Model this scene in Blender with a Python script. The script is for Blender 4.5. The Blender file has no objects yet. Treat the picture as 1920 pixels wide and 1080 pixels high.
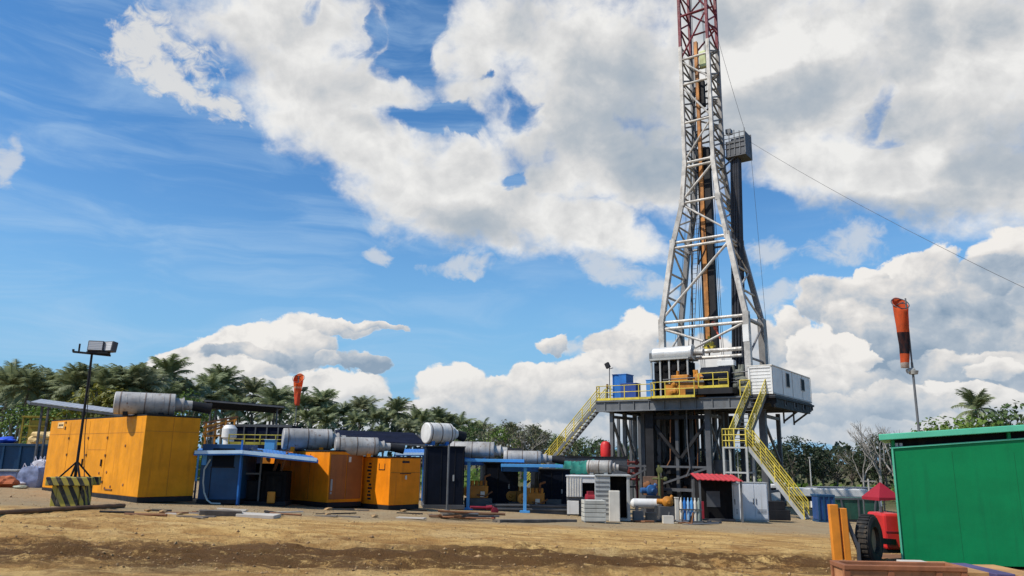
import bpy, math, random
from mathutils import Vector, Matrix
random.seed(7)
R = math.radians
scene = bpy.context.scene
COL = scene.collection

# ------------------------------------------------------------------ camera
F_PX, PITCH, ROLL, EYE = 1420.0, R(12.66), R(0.83), 1.35
cam_data = bpy.data.cameras.new('camera'); cam = bpy.data.objects.new('camera', cam_data); COL.objects.link(cam)
cam_data.sensor_width = 36.0; cam_data.lens = F_PX / 1920 * 36; cam_data.clip_end = 6000
CM = Matrix.Rotation(math.pi/2 + PITCH, 3, 'X') @ Matrix.Rotation(ROLL, 3, 'Z')
EYEP = Vector((0, 0, EYE))
cam.matrix_world = Matrix.Translation(EYEP) @ CM.to_4x4()
scene.camera = cam

def ray(px, py): return CM @ Vector(((px-960)/F_PX, -(py-540)/F_PX, -1))
def at(px, py, Y):
    d = ray(px, py); return EYEP + d * (Y / d.y)
def terr(x, y): return -.0335*max(-35, min(35, x)) - .0275*max(-20, min(y, 52))
def ground(px, py):
    d = ray(px, py)
    for i in range(60, 9000):
        Y = i*.05; p = EYEP + d*(Y/d.y)
        if p.z <= terr(p.x, p.y): return p
def gx(px, Y):                       # point on the ground at depth Y seen at column px
    p = at(px, 900, Y); z = terr(p.x, Y)
    for _ in range(3):
        q = CM.transposed() @ (Vector((p.x, Y, z)) - EYEP)
        cur = 960 + F_PX*q.x/-q.z
        p.x += (px-cur)*Y/F_PX; z = terr(p.x, Y)
    return Vector((p.x, Y, z))

# ------------------------------------------------------------------ mesh builder
class MB:
    def __init__(s): s.v = []; s.f = []; s.sm = []
    def add(s, vs, fs, smooth=False):
        o = len(s.v); s.v += [tuple(v) for v in vs]
        s.f += [tuple(i+o for i in f) for f in fs]; s.sm += [smooth]*len(fs)
        return s
    def box(s, c, size, rz=0, rot=None):
        M = rot if rot is not None else Matrix.Rotation(rz, 3, 'Z')
        c = Vector(c); h = [k/2 for k in size]
        vs = [c + M @ Vector((sx*h[0], sy*h[1], sz*h[2])) for sz in (-1, 1) for sy in (-1, 1) for sx in (-1, 1)]
        return s.add(vs, [(0,2,3,1), (4,5,7,6), (0,1,5,4), (2,6,7,3), (0,4,6,2), (1,3,7,5)])
    def bb(s, x0, x1, y0, y1, z0, z1):
        return s.box(((x0+x1)/2, (y0+y1)/2, (z0+z1)/2), (x1-x0, y1-y0, z1-z0))
    def frame(s, p, q):
        d = (Vector(q)-Vector(p)); L = d.length; d = d/L
        up = Vector((0,0,1)) if abs(d.z) < .98 else Vector((0,1,0))
        x = d.cross(up).normalized(); y = x.cross(d).normalized()
        return d, x, y, L
    def beam(s, p, q, w, h=None):
        h = h or w; p = Vector(p); q = Vector(q); d, x, y, L = s.frame(p, q)
        vs = [e + x*(sx*w/2) + y*(sy*h/2) for e in (p, q) for sx, sy in ((-1,-1),(1,-1),(1,1),(-1,1))]
        return s.add(vs, [(3,2,1,0), (4,5,6,7), (0,1,5,4), (1,2,6,5), (2,3,7,6), (3,0,4,7)])
    def tube(s, p, q, r, n=8, r2=None, caps=True):
        r2 = r if r2 is None else r2; p = Vector(p); q = Vector(q); d, x, y, L = s.frame(p, q)
        a = [2*math.pi*i/n for i in range(n)]
        vs = [p + x*(r*math.cos(t)) + y*(r*math.sin(t)) for t in a] + [q + x*(r2*math.cos(t)) + y*(r2*math.sin(t)) for t in a]
        s.add(vs, [(i, (i+1) % n, n+(i+1) % n, n+i) for i in range(n)], True)
        if caps: s.add([vs[i] for i in range(n)], [tuple(range(n-1, -1, -1))]); s.add([vs[n+i] for i in range(n)], [tuple(range(n))])
        return s
    def poly(s, pts, r, n=6):
        for a, b in zip(pts[:-1], pts[1:]): s.tube(a, b, r, n)
        return s
    def lathe(s, o, axis, prof, n=20):      # prof: (along, radius)
        o = Vector(o); ax = Vector(axis).normalized()
        d, x, y, L = s.frame(o, o+ax); vs = []; k = len(prof)
        for t, r in prof:
            for i in range(n):
                a = 2*math.pi*i/n; vs.append(o + d*t + x*(r*math.cos(a)) + y*(r*math.sin(a)))
        fs = [(j*n+i, j*n+(i+1) % n, (j+1)*n+(i+1) % n, (j+1)*n+i) for j in range(k-1) for i in range(n)]
        s.add(vs, fs, True)
        s.add([vs[i] for i in range(n)], [tuple(range(n-1, -1, -1))]); s.add([vs[(k-1)*n+i] for i in range(n)], [tuple(range(n))])
        return s
    def ring(s, c, n, R_, r, k=24):
        c = Vector(c); d, x, y, L = s.frame(c, c+Vector(n)); P = [c+x*(R_*math.cos(2*math.pi*i/k))+y*(R_*math.sin(2*math.pi*i/k)) for i in range(k+1)]
        return s.poly(P, r, 6)
    def slab(s, a, b, c, d, t):             # quad a b c d thickened by t along its normal (downwards when ccw from above)
        a, b, c, d = map(Vector, (a, b, c, d)); n = (b-a).cross(d-a).normalized()*t
        vs = [a, b, c, d, a-n, b-n, c-n, d-n]
        return s.add(vs, [(0,1,2,3), (7,6,5,4), (0,4,5,1), (1,5,6,2), (2,6,7,3), (3,7,4,0)])
    def corr(s, a, b, d, t=.025, n=24, amp=.03):   # corrugated sheet: a->b across the waves, a->d along them
        a, b, d = map(Vector, (a, b, d)); nrm = (b-a).cross(d-a).normalized(); vs = []
        for i in range(n+1):
            p = a + (b-a)*(i/n) + nrm*(amp if i % 2 else 0)
            vs += [p, p+(d-a), p-nrm*t, p+(d-a)-nrm*t]
        fs = []
        for i in range(n):
            k = 4*i; fs += [(k, k+4, k+5, k+1), (k+2, k+3, k+7, k+6), (k, k+2, k+6, k+4), (k+1, k+5, k+7, k+3)]
        return s.add(vs, fs)
    def blob(s, c, r, seed=0, sub=2, rough=.25, squash=1.0):
        import bmesh
        bm = bmesh.new(); bmesh.ops.create_icosphere(bm, subdivisions=sub, radius=1); rng = random.Random(seed)
        ph = [rng.uniform(0, 6.28) for _ in range(6)]
        vs = []
        for v in bm.verts:
            x, y, z = v.co; k = 1 + rough*(math.sin(3*x+ph[0])*math.sin(3.4*y+ph[1])+.5*math.sin(6*z+ph[2]+2*x)+.3*rng.uniform(-1, 1))
            vs.append((c[0]+x*k*r, c[1]+y*k*r, c[2]+z*k*r*squash))
        fs = [tuple(v.index for v in f.verts) for f in bm.faces]; bm.free()
        return s.add(vs, fs, False)
    def mesh(s, name, m):
        me = bpy.data.meshes.new(name); me.from_pydata(s.v, [], s.f)
        me.polygons.foreach_set('use_smooth', s.sm); me.update()
        if any(s.sm): me.set_sharp_from_angle(angle=R(32))
        if m: me.materials.append(m)
        return me
    def to(s, name, m, parent=None, bevel=0):
        o = bpy.data.objects.new(name, s.mesh(name, m)); COL.objects.link(o)
        if parent is not None: o.parent = parent
        if bevel:
            b = o.modifiers.new('bevel', 'BEVEL'); b.width = bevel; b.segments = 2; b.limit_method = 'ANGLE'; b.angle_limit = R(40)
        return o

USED = {}
def tag(o, label, cat, group=None, kind=None):
    if label: o['label'] = label
    if cat: o['category'] = cat
    if group: o['group'] = group
    if kind: o['kind'] = kind
    return o
def thing(name, label, cat, loc=(0,0,0), rz=0, group=None):
    o = bpy.data.objects.new(name, None); COL.objects.link(o); o.empty_display_size = .3
    o.location = loc; o.rotation_euler = (0, 0, rz)
    return tag(o, label, cat, group)
def solo(name, label, cat, mb, m, loc=(0,0,0), rz=0, group=None, bevel=0):
    o = mb.to(name, m, None, bevel); o.location = loc; o.rotation_euler = (0,0,rz)
    return tag(o, label, cat, group)
KIDS = {}
def dup(root, loc, rz, label, scale=None):
    r = root.copy(); COL.objects.link(r); r.location = loc; r.rotation_euler = (0,0,rz); r['label'] = label
    if scale: r.scale = scale
    for ch in list(root.children):
        c = ch.copy(); COL.objects.link(c); c.parent = r
        for g in list(ch.children):
            d = g.copy(); COL.objects.link(d); d.parent = c
    return r

# ------------------------------------------------------------------ materials
MATS = {}
class NT:
    def __init__(s, nt): s.nt = nt; s.N = nt.nodes; s.L = nt.links
    def n(s, t, **kw):
        x = s.N.new(t)
        for k, v in kw.items(): setattr(x, k, v)
        return x
    def put(s, node, i, val):
        if hasattr(val, 'is_output') or hasattr(val, 'links') and hasattr(val, 'node'): s.L.new(val, node.inputs[i])
        else: node.inputs[i].default_value = val
    def math(s, op, a, b=0.0, c=None, clamp=False):
        x = s.n('ShaderNodeMath', operation=op); x.use_clamp = clamp
        s.put(x, 0, a); s.put(x, 1, b)
        if c is not None: s.put(x, 2, c)
        return x.outputs[0]
    def vec(s, op, a, b=(0,0,0)):
        x = s.n('ShaderNodeVectorMath', operation=op); s.put(x, 0, a); s.put(x, 1, b)
        return x.outputs['Value'] if op in ('DOT_PRODUCT', 'LENGTH') else x.outputs['Vector']
    def noise(s, vec, scale, detail=4, rough=.55, dist=0.0):
        x = s.n('ShaderNodeTexNoise'); s.put(x, 'Vector', vec); s.put(x, 'Scale', scale); s.put(x, 'Detail', detail); s.put(x, 'Roughness', rough); s.put(x, 'Distortion', dist)
        return x
    def ramp(s, fac, a, b, lo=0.0, hi=1.0):
        x = s.n('ShaderNodeMapRange', interpolation_type='SMOOTHSTEP'); s.put(x, 0, fac); s.put(x, 1, a); s.put(x, 2, b); s.put(x, 3, lo); s.put(x, 4, hi)
        return x.outputs[0]
    def mix(s, fac, a, b, mode='MIX'):
        x = s.n('ShaderNodeMix', data_type='RGBA', blend_type=mode); x.clamp_factor = True
        s.put(x, 0, fac)
        for i, v in ((6, a), (7, b)):
            s.put(x, i, v if hasattr(v, 'links') else (*v[:3], 1))
        return x.outputs[2]
    def scale(s, vec, sc):
        return s.vec('MULTIPLY', vec, sc)

def new_mat(name):
    m = bpy.data.materials.new(name); m.use_nodes = True
    t = NT(m.node_tree); b = m.node_tree.nodes['Principled BSDF']
    return m, t, b

def paint(name, col, rough=.5, metal=0.0, var=.12, rust=0.0, dirt=.15, dirtcol=(.16,.11,.06), bump=.0, rustcol=(.13,.05,.02), scale=1.0, obj=True, spec=.4):
    if name in MATS: return MATS[name]
    m, t, b = new_mat(name)
    co = t.n('ShaderNodeTexCoord').outputs['Object']
    n1 = t.noise(co, 1.3*scale, 5, .6).outputs[0]
    lo = tuple(c*(1-var*1.6) for c in col); hi = tuple(min(1, c*(1+var*1.2)) for c in col)
    c = t.mix(t.ramp(n1, .3, .7), lo, hi)
    st = t.noise(t.scale(co, (5*scale, 5*scale, .35*scale)), 1.0, 5, .65).outputs[0]
    if dirt: c = t.mix(t.math('MULTIPLY', t.ramp(st, .5, .78), dirt), c, dirtcol)
    if rust:
        rn = t.noise(co, 4.5*scale, 9, .72).outputs[0]
        c = t.mix(t.ramp(rn, .74-rust*.28, .80-rust*.24), c, rustcol)
    t.L.new(c, b.inputs['Base Color'])
    rr = t.noise(co, 6*scale, 4).outputs[0]
    t.L.new(t.ramp(rr, .2, .8, rough-.1, min(1, rough+.15)), b.inputs['Roughness'])
    b.inputs['Metallic'].default_value = metal; b.inputs['Specular IOR Level'].default_value = spec
    if bump:
        bn = t.n('ShaderNodeBump'); bn.inputs['Strength'].default_value = bump; bn.inputs['Distance'].default_value = .05
        t.L.new(t.noise(co, 3*scale, 5).outputs[0], bn.inputs['Height']); t.L.new(bn.outputs[0], b.inputs['Normal'])
    MATS[name] = m
    return m

ORANGE = paint('orange_paint', (.76,.31,.018), .45, 0, .06, .0, .3, (.38,.13,.02), .15)
ORANGE_S = paint('orange_paint_stained', (.68,.262,.008), .55, 0, .1, .30, .5, (.34,.12,.01), .2, (.16,.055,.010), spec=.18)
ORANGE_R = paint('orange_paint_deep', (.80,.235,.006), .55, 0, .1, .2, .45, (.36,.1,.01), .15, spec=.18)
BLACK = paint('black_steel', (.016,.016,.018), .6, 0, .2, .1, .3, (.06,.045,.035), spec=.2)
NAVY = paint('navy_panel', (.006,.009,.018), .6, 0, .15, .05, .3, (.02,.02,.025), spec=.12)
DGREY = paint('dark_grey_steel', (.078,.082,.09), .55, .1, .15, .12, .3, (.1,.075,.05))
GREY = paint('grey_steel', (.13,.135,.14), .5, .1, .12, .12, .3, (.1,.08,.06))
LGREY = paint('light_grey_panel', (.36,.365,.35), .55, 0, .1, .05, .45, (.18,.15,.11))
WHITE = paint('white_paint', (.68,.67,.64), .45, 0, .05, .03, .3, (.32,.27,.2))
CREAM = paint('cream_paint', (.62,.58,.5), .5, 0, .08, .03, .4, (.3,.25,.17))
SILVER = paint('aluminium_jacket', (.38,.365,.34), .55, .15, .2, .5, .75, (.16,.10,.065), .3, (.17,.095,.055))
GALV = paint('galvanised_steel', (.52,.5,.46), .45, .35, .12, .16, .35, (.2,.14,.09))
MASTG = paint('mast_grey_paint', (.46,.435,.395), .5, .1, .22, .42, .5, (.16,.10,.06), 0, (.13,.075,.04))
MASTD = paint('mast_shaded_grey', (.2,.19,.18), .5, .1, .15, .25, .4, (.12,.08,.05), 0, (.12,.06,.03))  # darker copy of the mast grey, shade on back members put into colour
REDP = paint('red_paint', (.27,.014,.028), .5, 0, .15, .1, .3, (.12,.03,.03))
REDB = paint('bright_red_paint', (.55,.02,.018), .45, 0, .1, .05, .2)
YEL = paint('yellow_rail_paint', (.58,.45,.05), .55, 0, .15, .22, .45, (.2,.14,.04))
YORANGE = paint('amber_machinery_paint', (.50,.195,.018), .55, 0, .2, .35, .5, (.2,.09,.02))
MREDP = paint('maroon_mast_paint', (.15,.010,.020), .55, 0, .15, .1, .3, (.06,.015,.015))
BLUE = paint('blue_paint', (.02,.15,.46), .45, 0, .12, .05, .25, (.04,.07,.12))
BLUEC = paint('blue_cabin_paint', (.008,.055,.13), .45, 0, .12, .06, .3, (.02,.04,.06))
LBLUE = paint('light_blue_paint', (.075,.30,.62), .5, 0, .08, .02, .2, (.1,.2,.3))
TEAL = paint('teal_tarpaulin', (.012,.16,.12), .7, 0, .25, 0, .3, (.01,.06,.05), .6)
GREENP = paint('green_panel', (.002,.22,.072), .55, 0, .06, .05, .4, (.004,.12,.045), .12, (.03,.09,.03), spec=.25)
GREENR = paint('pale_green_roof', (.11,.52,.33), .5, 0, .06, 0, .25, (.08,.3,.2))
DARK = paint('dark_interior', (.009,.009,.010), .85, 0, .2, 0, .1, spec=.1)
RUBBER = paint('tyre_rubber', (.018,.018,.018), .85, 0, .2, 0, .5, (.16,.11,.06))
RUSTY = paint('rusty_steel', (.20,.085,.035), .75, 0, .25, .45, .4, (.1,.05,.03), .3)
BROWNR = paint('brown_guide_rail', (.42,.17,.035), .55, 0, .3, .3, .5, (.06,.03,.02))
PIPEB = paint('brown_pipe', (.17,.085,.04), .7, 0, .25, .3, .4, (.08,.05,.03))
TIMBER = paint('weathered_timber', (.15,.125,.1), .85, 0, .3, 0, .5, (.05,.04,.03), .4)
PALEBOARD = paint('pale_board', (.46,.42,.36), .8, 0, .15, 0, .4, (.2,.15,.1))
SHEET = paint('zinc_roof_sheet', (.4,.4,.41), .45, .3, .1, .1, .4, (.18,.14,.1))
SLATE = paint('dark_canvas_roof', (.010,.013,.028), .95, 0, .15, 0, .2, (.03,.03,.04), spec=.03)
SACK = paint('white_sack', (.66,.63,.68), .85, 0, .1, 0, .3, (.3,.27,.25), .5)
SACKB = paint('blue_white_sack', (.25,.3,.46), .8, 0, .35, 0, .4, (.5,.5,.55), .5)
TAN = paint('tan_tarpaulin', (.62,.43,.18), .8, 0, .2, 0, .4, (.25,.16,.08), .6)
OLIVE = paint('olive_yellow_paint', (.30,.22,.02), .6, 0, .2, .2, .4)
TARP = paint('bright_blue_tarpaulin', (.015,.07,.5), .6, 0, .3, 0, .2, (.01,.02,.1), .6)
TERRA = paint('red_brown_tarpaulin', (.42,.12,.045), .8, 0, .2, 0, .3, (.15,.06,.03), .6)
CABLE = paint('steel_cable', (.05,.05,.055), .6, .2, .1, 0, 0)
CONCR = paint('concrete_grey', (.3,.29,.26), .85, 0, .15, 0, .4, (.14,.12,.09), .3)
HOSE = paint('pale_hose', (.45,.48,.44), .7, 0, .1, 0, .3)
GLASS = None
def glass():
    m, t, b = new_mat('dark_window_glass'); b.inputs['Base Color'].default_value = (.008,.010,.014,1); b.inputs['Roughness'].default_value = .55; b.inputs['Specular IOR Level'].default_value = .05
    return m
GLASS = glass()
def lens_glass():
    m, t, b = new_mat('lamp_glass'); co = t.n('ShaderNodeTexCoord').outputs['Object']
    w = t.n('ShaderNodeTexWave', bands_direction='Z'); t.L.new(co, w.inputs[0]); w.inputs['Scale'].default_value = 6
    t.L.new(t.mix(w.outputs[1], (.35,.36,.36), (.6,.6,.6)), b.inputs['Base Color']); b.inputs['Roughness'].default_value = .25
    return m
LAMPG = lens_glass()
def hazard():
    m, t, b = new_mat('yellow_black_stripes'); co = t.n('ShaderNodeTexCoord').outputs['Object']
    s = t.n('ShaderNodeSeparateXYZ'); t.L.new(co, s.inputs[0])
    nz = t.noise(co, 2.5, 3).outputs[0]
    v = t.math('ADD', t.math('ADD', s.outputs[0], s.outputs[1]), t.math('MULTIPLY', s.outputs[2], .55))
    v = t.math('ADD', v, t.math('MULTIPLY', nz, .05))
    fr = t.math('FRACT', t.math('MULTIPLY', v, 3.6))
    k = t.ramp(fr, .46, .52)
    c = t.mix(k, (.022,.022,.02), (.42,.34,.05))
    g = t.noise(co, 5, 7, .7).outputs[0]
    c = t.mix(t.ramp(g, .45, .7, 0, .55), c, (.2,.17,.11))
    t.L.new(c, b.inputs['Base Color']); b.inputs['Roughness'].default_value = .8
    return m
HAZ = hazard()
def sock_mat(name, stops):
    m, t, b = new_mat(name); co = t.n('ShaderNodeTexCoord').outputs['Object']
    s = t.n('ShaderNodeSeparateXYZ'); t.L.new(co, s.inputs[0])
    cr = t.n('ShaderNodeValToRGB'); cr.color_ramp.interpolation = 'CONSTANT'
    while len(cr.color_ramp.elements) < len(stops): cr.color_ramp.elements.new(.5)
    for e, (p, c) in zip(cr.color_ramp.elements, stops): e.position = p; e.color = (*c, 1)
    z = t.math('ADD', t.math('MULTIPLY', s.outputs[2], -1.0), 0)
    z = t.math('ADD', z, t.math('MULTIPLY', t.noise(co, 4, 3).outputs[0], .03))
    t.L.new(z, cr.inputs[0])
    nn = t.noise(co, 9, 4).outputs[0]
    c = t.mix(t.ramp(nn, .35, .7, 0, .35), cr.outputs[0], (.25,.06,.03))
    t.L.new(c, b.inputs['Base Color']); b.inputs['Roughness'].default_value = .85
    tr = t.n('ShaderNodeBsdfTranslucent'); t.L.new(c, tr.inputs[0])
    mx = t.n('ShaderNodeMixShader'); mx.inputs[0].default_value = .5
    t.L.new(b.outputs[0], mx.inputs[1]); t.L.new(tr.outputs[0], mx.inputs[2])
    t.L.new(mx.outputs[0], t.N['Material Output'].inputs[0])
    return m
def leaf_mat(name, dark, light, trans=.25, scale=.5):
    m, t, b = new_mat(name)
    co = t.n('ShaderNodeTexCoord').outputs['Object']; oi = t.n('ShaderNodeObjectInfo')
    n1 = t.noise(co, scale, 3, .6).outputs[0]; n2 = t.noise(co, scale*6, 2).outputs[0]
    k = t.math('ADD', t.math('MULTIPLY', t.ramp(n1, .35, .65), .6), t.math('MULTIPLY', n2, .4))
    c = t.mix(k, dark, light)
    c = t.mix(t.math('MULTIPLY', oi.outputs['Random'], .45), c, tuple(d*.5+.012 for d in dark))
    t.L.new(c, b.inputs['Base Color']); b.inputs['Roughness'].default_value = .55; b.inputs['Specular IOR Level'].default_value = .25
    tr = t.n('ShaderNodeBsdfTranslucent'); t.L.new(c, tr.inputs[0])
    mx = t.n('ShaderNodeMixShader'); mx.inputs[0].default_value = trans
    t.L.new(b.outputs[0], mx.inputs[1]); t.L.new(tr.outputs[0], mx.inputs[2])
    t.L.new(mx.outputs[0], t.N['Material Output'].inputs[0])
    return m
# ------------------------------------------------------------------ sun and sky
SUN_EL = R(50); SUN_H = Vector((-.93, -.37, 0)).normalized()
to_sun = Vector((SUN_H.x*math.cos(SUN_EL), SUN_H.y*math.cos(SUN_EL), math.sin(SUN_EL)))
sd = bpy.data.lights.new('sun', 'SUN'); sd.energy = 4.9; sd.angle = R(.53); sd.color = (1, .95, .86)
so = bpy.data.objects.new('sun', sd); COL.objects.link(so); so.rotation_euler = to_sun.to_track_quat('Z', 'Y').to_euler(); so.location = (0, 0, 60)

world = bpy.data.worlds.new('World'); scene.world = world; world.use_nodes = True
W = NT(world.node_tree); bg = world.node_tree.nodes['Background']
sky = W.n('ShaderNodeTexSky', sky_type='NISHITA'); sky.sun_disc = False
sky.sun_elevation = SUN_EL; sky.sun_rotation = math.atan2(SUN_H.x, SUN_H.y); sky.air_density = 1.0; sky.dust_density = .3; sky.ozone_density = 3.0
SKY_K = .15
gen = W.n('ShaderNodeTexCoord').outputs['Generated']
sp = W.n('ShaderNodeSeparateXYZ'); W.L.new(gen, sp.inputs[0])
# azimuth and elevation in degrees, measured in the world
azn = W.math('MULTIPLY', W.math('ARCTAN2', sp.outputs[0], sp.outputs[1]), 57.2958)
eln = W.math('MULTIPLY', W.math('ARCSINE', sp.outputs[2]), 57.2958)
cb = W.n('ShaderNodeCombineXYZ'); W.L.new(azn, cb.inputs[0]); W.L.new(eln, cb.inputs[1]); cb.inputs[2].default_value = 1.0
P0 = cb.outputs[0]
def warp(p, sc, amp, det=3):
    nz = W.noise(W.vec('MULTIPLY', p, (1, 1.25, 0)), sc, det, .6).outputs['Color']
    return W.vec('ADD', p, W.vec('MULTIPLY', W.vec('SUBTRACT', nz, (.5, .5, .5)), (amp, amp*.8, 0)))
P1 = warp(warp(P0, .11, 7.0, 2), .42, 2.6, 4)
P1s = warp(warp(P0, .2, 2.6, 2), .7, 1.5, 4)
def azel(px, py):
    d = ray(px, py).normalized(); return math.degrees(math.atan2(d.x, d.y)), math.degrees(math.asin(d.z))
def blob_r2(P, b):
    px, py, rx, ry, rot = b[:5]; c, s = math.cos(R(rot)), math.sin(R(rot)); h = 4.0
    a0 = azel(px, py); a1 = azel(px+h, py); a2 = azel(px, py+h)
    J = Matrix((((a1[0]-a0[0])/h, (a2[0]-a0[0])/h), ((a1[1]-a0[1])/h, (a2[1]-a0[1])/h))).inverted()
    m1 = [(c*J[0][k] + s*J[1][k])/rx for k in (0, 1)]; m2 = [(-s*J[0][k] + c*J[1][k])/ry for k in (0, 1)]
    q1 = W.vec('DOT_PRODUCT', P, (m1[0], m1[1], -(m1[0]*a0[0]+m1[1]*a0[1])))
    q2 = W.vec('DOT_PRODUCT', P, (m2[0], m2[1], -(m2[0]*a0[0]+m2[1]*a0[1])))
    return W.math('MULTIPLY_ADD', q2, q2, W.math('MULTIPLY', q1, q1))
def field(P, blobs, op='MAXIMUM'):
    acc = None
    for b in blobs:
        st = b[5] if len(b) > 5 else 1.0
        f = W.math('MULTIPLY_ADD', blob_r2(P, b), -st, st)
        f = W.math('MAXIMUM', f, -1.0 if op == 'MAXIMUM' else 0.0)
        acc = f if acc is None else W.math('MAXIMUM' if op == 'MAXIMUM' else 'ADD', acc, f)
    return acc
WISP = [(262,75,66,85,25),(300,150,120,36,28),(385,178,90,20,18),(340,110,80,60,40,.4)]
BIG = [(520,40,200,100,5),(590,150,170,115,35),(690,160,100,90,10),(700,250,140,85,35),(800,330,190,95,28),(930,390,200,80,8),(880,420,130,60,10),(1080,410,170,62,10),(1190,442,70,22,10,.5),
       (930,90,110,110,0),(1120,110,220,180,0),(1060,230,130,100,0),(1160,300,170,90,10),(1270,310,110,100,0),(1450,120,330,210,0),(1780,150,320,260,0),(1640,330,250,95,10),(1850,340,220,110,0),(1500,310,110,70,0),(1050,330,90,50,0),(870,280,110,50,0),(900,180,80,40,0,.6)]
HOLES = [(765,60,70,80,0,1.4),(735,110,40,40,0,1.1),(800,120,40,30,0,1.0),(830,215,105,26,5,1.5),(985,225,38,42,0,1.3),(955,327,36,24,0,1.3),(690,45,14,50,0,.8),(915,155,14,14,0,1.0),(1638,200,20,60,25,.75),(1660,245,40,16,0,.6),(580,15,22,22,0,.9),(730,220,30,40,0,.5),(1250,400,60,36,0,.5),(1400,390,60,50,-30,.5)]
# far cumulus, back to front: centre, radii, turn (pixels of azimuth and elevation), shade offset of each billow
LOW = [(1720,700,330,130,0,.16),(1500,720,130,95,0,.12),(1300,715,180,80,0,.12),(1850,600,150,120,0,.14),(1000,800,700,42,0,.02),(1700,795,380,60,0,.06),
       (1890,482,95,52,-25,-.10),(1830,530,90,45,-20,.12),(1740,505,70,42,-15,-.16),(1690,515,60,36,-10,-.26),(1625,528,34,22,0,-.05),(1560,565,80,50,10,.04),(1650,575,110,50,0,.10),(1780,590,130,60,-5,.22),(1700,640,190,62,0,.28),(1600,610,80,44,0,.12),
       (1475,608,34,36,0,.0),(1430,650,60,48,0,.08),(1520,650,52,52,10,-.24),(1575,660,62,40,12,-.26),(1620,672,40,18,5,-.2),(1800,690,140,36,0,.16),(1860,692,60,22,0,-.12),(1560,720,120,40,0,.06),(1780,738,95,28,0,-.14),(1680,750,110,34,0,.05),(1880,745,70,26,0,-.02),(1500,770,140,34,0,.03),
       (1035,645,36,20,0,-.02),(1195,628,46,52,0,-.18),(1150,655,62,44,0,.04),(1215,690,90,58,0,.16),(1130,690,70,40,0,.02),(1075,705,80,36,0,-.06),(1010,702,58,26,0,-.12),(950,738,100,42,-8,-.08),(905,760,120,40,0,.12),(845,724,76,44,0,-.24),(1060,752,150,42,0,.12),(1180,745,120,44,0,.10),(800,770,90,28,0,-.02),
       (320,688,88,32,-18,-.10),(395,660,105,34,-22,-.12),(470,645,105,38,-25,-.14),(545,620,76,38,-8,-.22),(640,609,80,18,5,-.08),(705,612,62,8,5,.0),(570,655,76,44,0,.02),(470,672,96,28,6,.30),(430,705,150,36,0,-.02),(600,730,140,40,0,-.16),(670,738,66,36,0,-.10),(684,680,52,24,12,.26),(625,675,34,18,0,.10),(540,722,90,26,0,-.10)]
SOFT = [(1450,468,56,26,15),(716,462,30,18,-25),(1140,500,80,32,15),(1215,550,56,26,0),(1590,470,70,36,0),(0,300,26,50,0),(860,505,60,16,0),(1090,655,36,16,0),(1480,560,60,40,0),(1330,520,60,24,20)]
fb1 = W.noise(W.vec('MULTIPLY', P0, (1, 1.2, 0)), .16, 10, .58, .4).outputs[0]
fb2 = W.noise(W.vec('MULTIPLY', P0, (1, 1.2, 0)), .55, 9, .60, .2).outputs[0]
# behind and beside the view: sparse cover from noise alone, thinned to dim the fill light
inview = W.math('MULTIPLY', W.ramp(W.math('ABSOLUTE', azn), 36, 46), 1.0)
out_f = W.math('MULTIPLY_ADD', inview, 7.0, -7.0)
gen_f = W.math('ADD', W.math('MULTIPLY_ADD', fb1, 6.0, -5.0), out_f)
big = W.math('SUBTRACT', field(P1, BIG), field(P1, HOLES, 'ADD'))
dbig = W.math('ADD', W.math('MAXIMUM', big, gen_f), W.math('ADD', W.math('MULTIPLY_ADD', fb1, 1.5, -.75), W.math('MULTIPLY_ADD', fb2, 1.3, -.65)))
abig = W.ramp(dbig, -.52, .74)
fw = W.noise(W.vec('MULTIPLY', P0, (1, 1.3, 0)), .8, 8, .62, .6).outputs[0]
awisp = W.math('MULTIPLY', W.ramp(W.math('ADD', field(P1, WISP), W.math('MULTIPLY_ADD', fw, 3.2, -1.75)), -.35, .75), .92)
fbl = W.noise(W.vec('MULTIPLY', P0, (1, 1.15, 0)), .45, 10, .6, .3).outputs[0]
nlow = W.math('MULTIPLY_ADD', fbl, 1.25, -.62)
# self-shadowing: compare the billow noise here with the noise a little nearer the sun (up and to the left)
def billow(P, sc):
    a = W.noise(W.vec('MULTIPLY', P, (1, 1.2, 0)), sc, 6, .55, .5).outputs[0]
    return a
Pl = W.vec('ADD', P0, (-1.3, 1.6, 0)); Ps = W.vec('ADD', P0, (-.5, .7, 0))
sh1 = W.math('SUBTRACT', billow(P0, .2), billow(Pl, .2)); sh2 = W.math('SUBTRACT', billow(P0, .62), billow(Ps, .62))
GREYS = [(890,425,140,50,10,.65),(1000,300,120,60,0,.35),(1160,210,150,150,0,.75),(1340,290,130,70,0,.6),(1240,330,110,60,0,.7),(1480,195,230,60,-18,.6),(1700,230,120,60,-20,.5),(1900,290,170,90,-20,.75),(1600,400,220,40,5,.6),(1780,390,160,40,0,.55),(1350,30,90,60,0,.6),(1720,60,60,120,10,.5),(700,235,70,25,10,.3),(460,110,60,50,0,.2),(1880,60,80,60,0,.3),(1010,60,90,60,0,.3),
         (1720,640,150,35,0,1.0),(1860,560,110,50,-15,.9),(1640,560,90,30,-10,.6),(1800,720,180,40,0,.9),(1700,780,200,40,0,.7),(480,665,80,26,5,1.0),(400,668,80,20,0,.7),(600,690,60,25,20,.55),(690,690,50,18,12,.7),(1000,745,110,35,0,.6),(1100,700,80,30,-15,.8),(1180,670,40,40,0,.5),(1430,660,70,40,0,.9),(1300,720,160,60,0,.7),(1050,790,300,30,0,.5),(1540,740,90,40,0,.6)]
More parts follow.
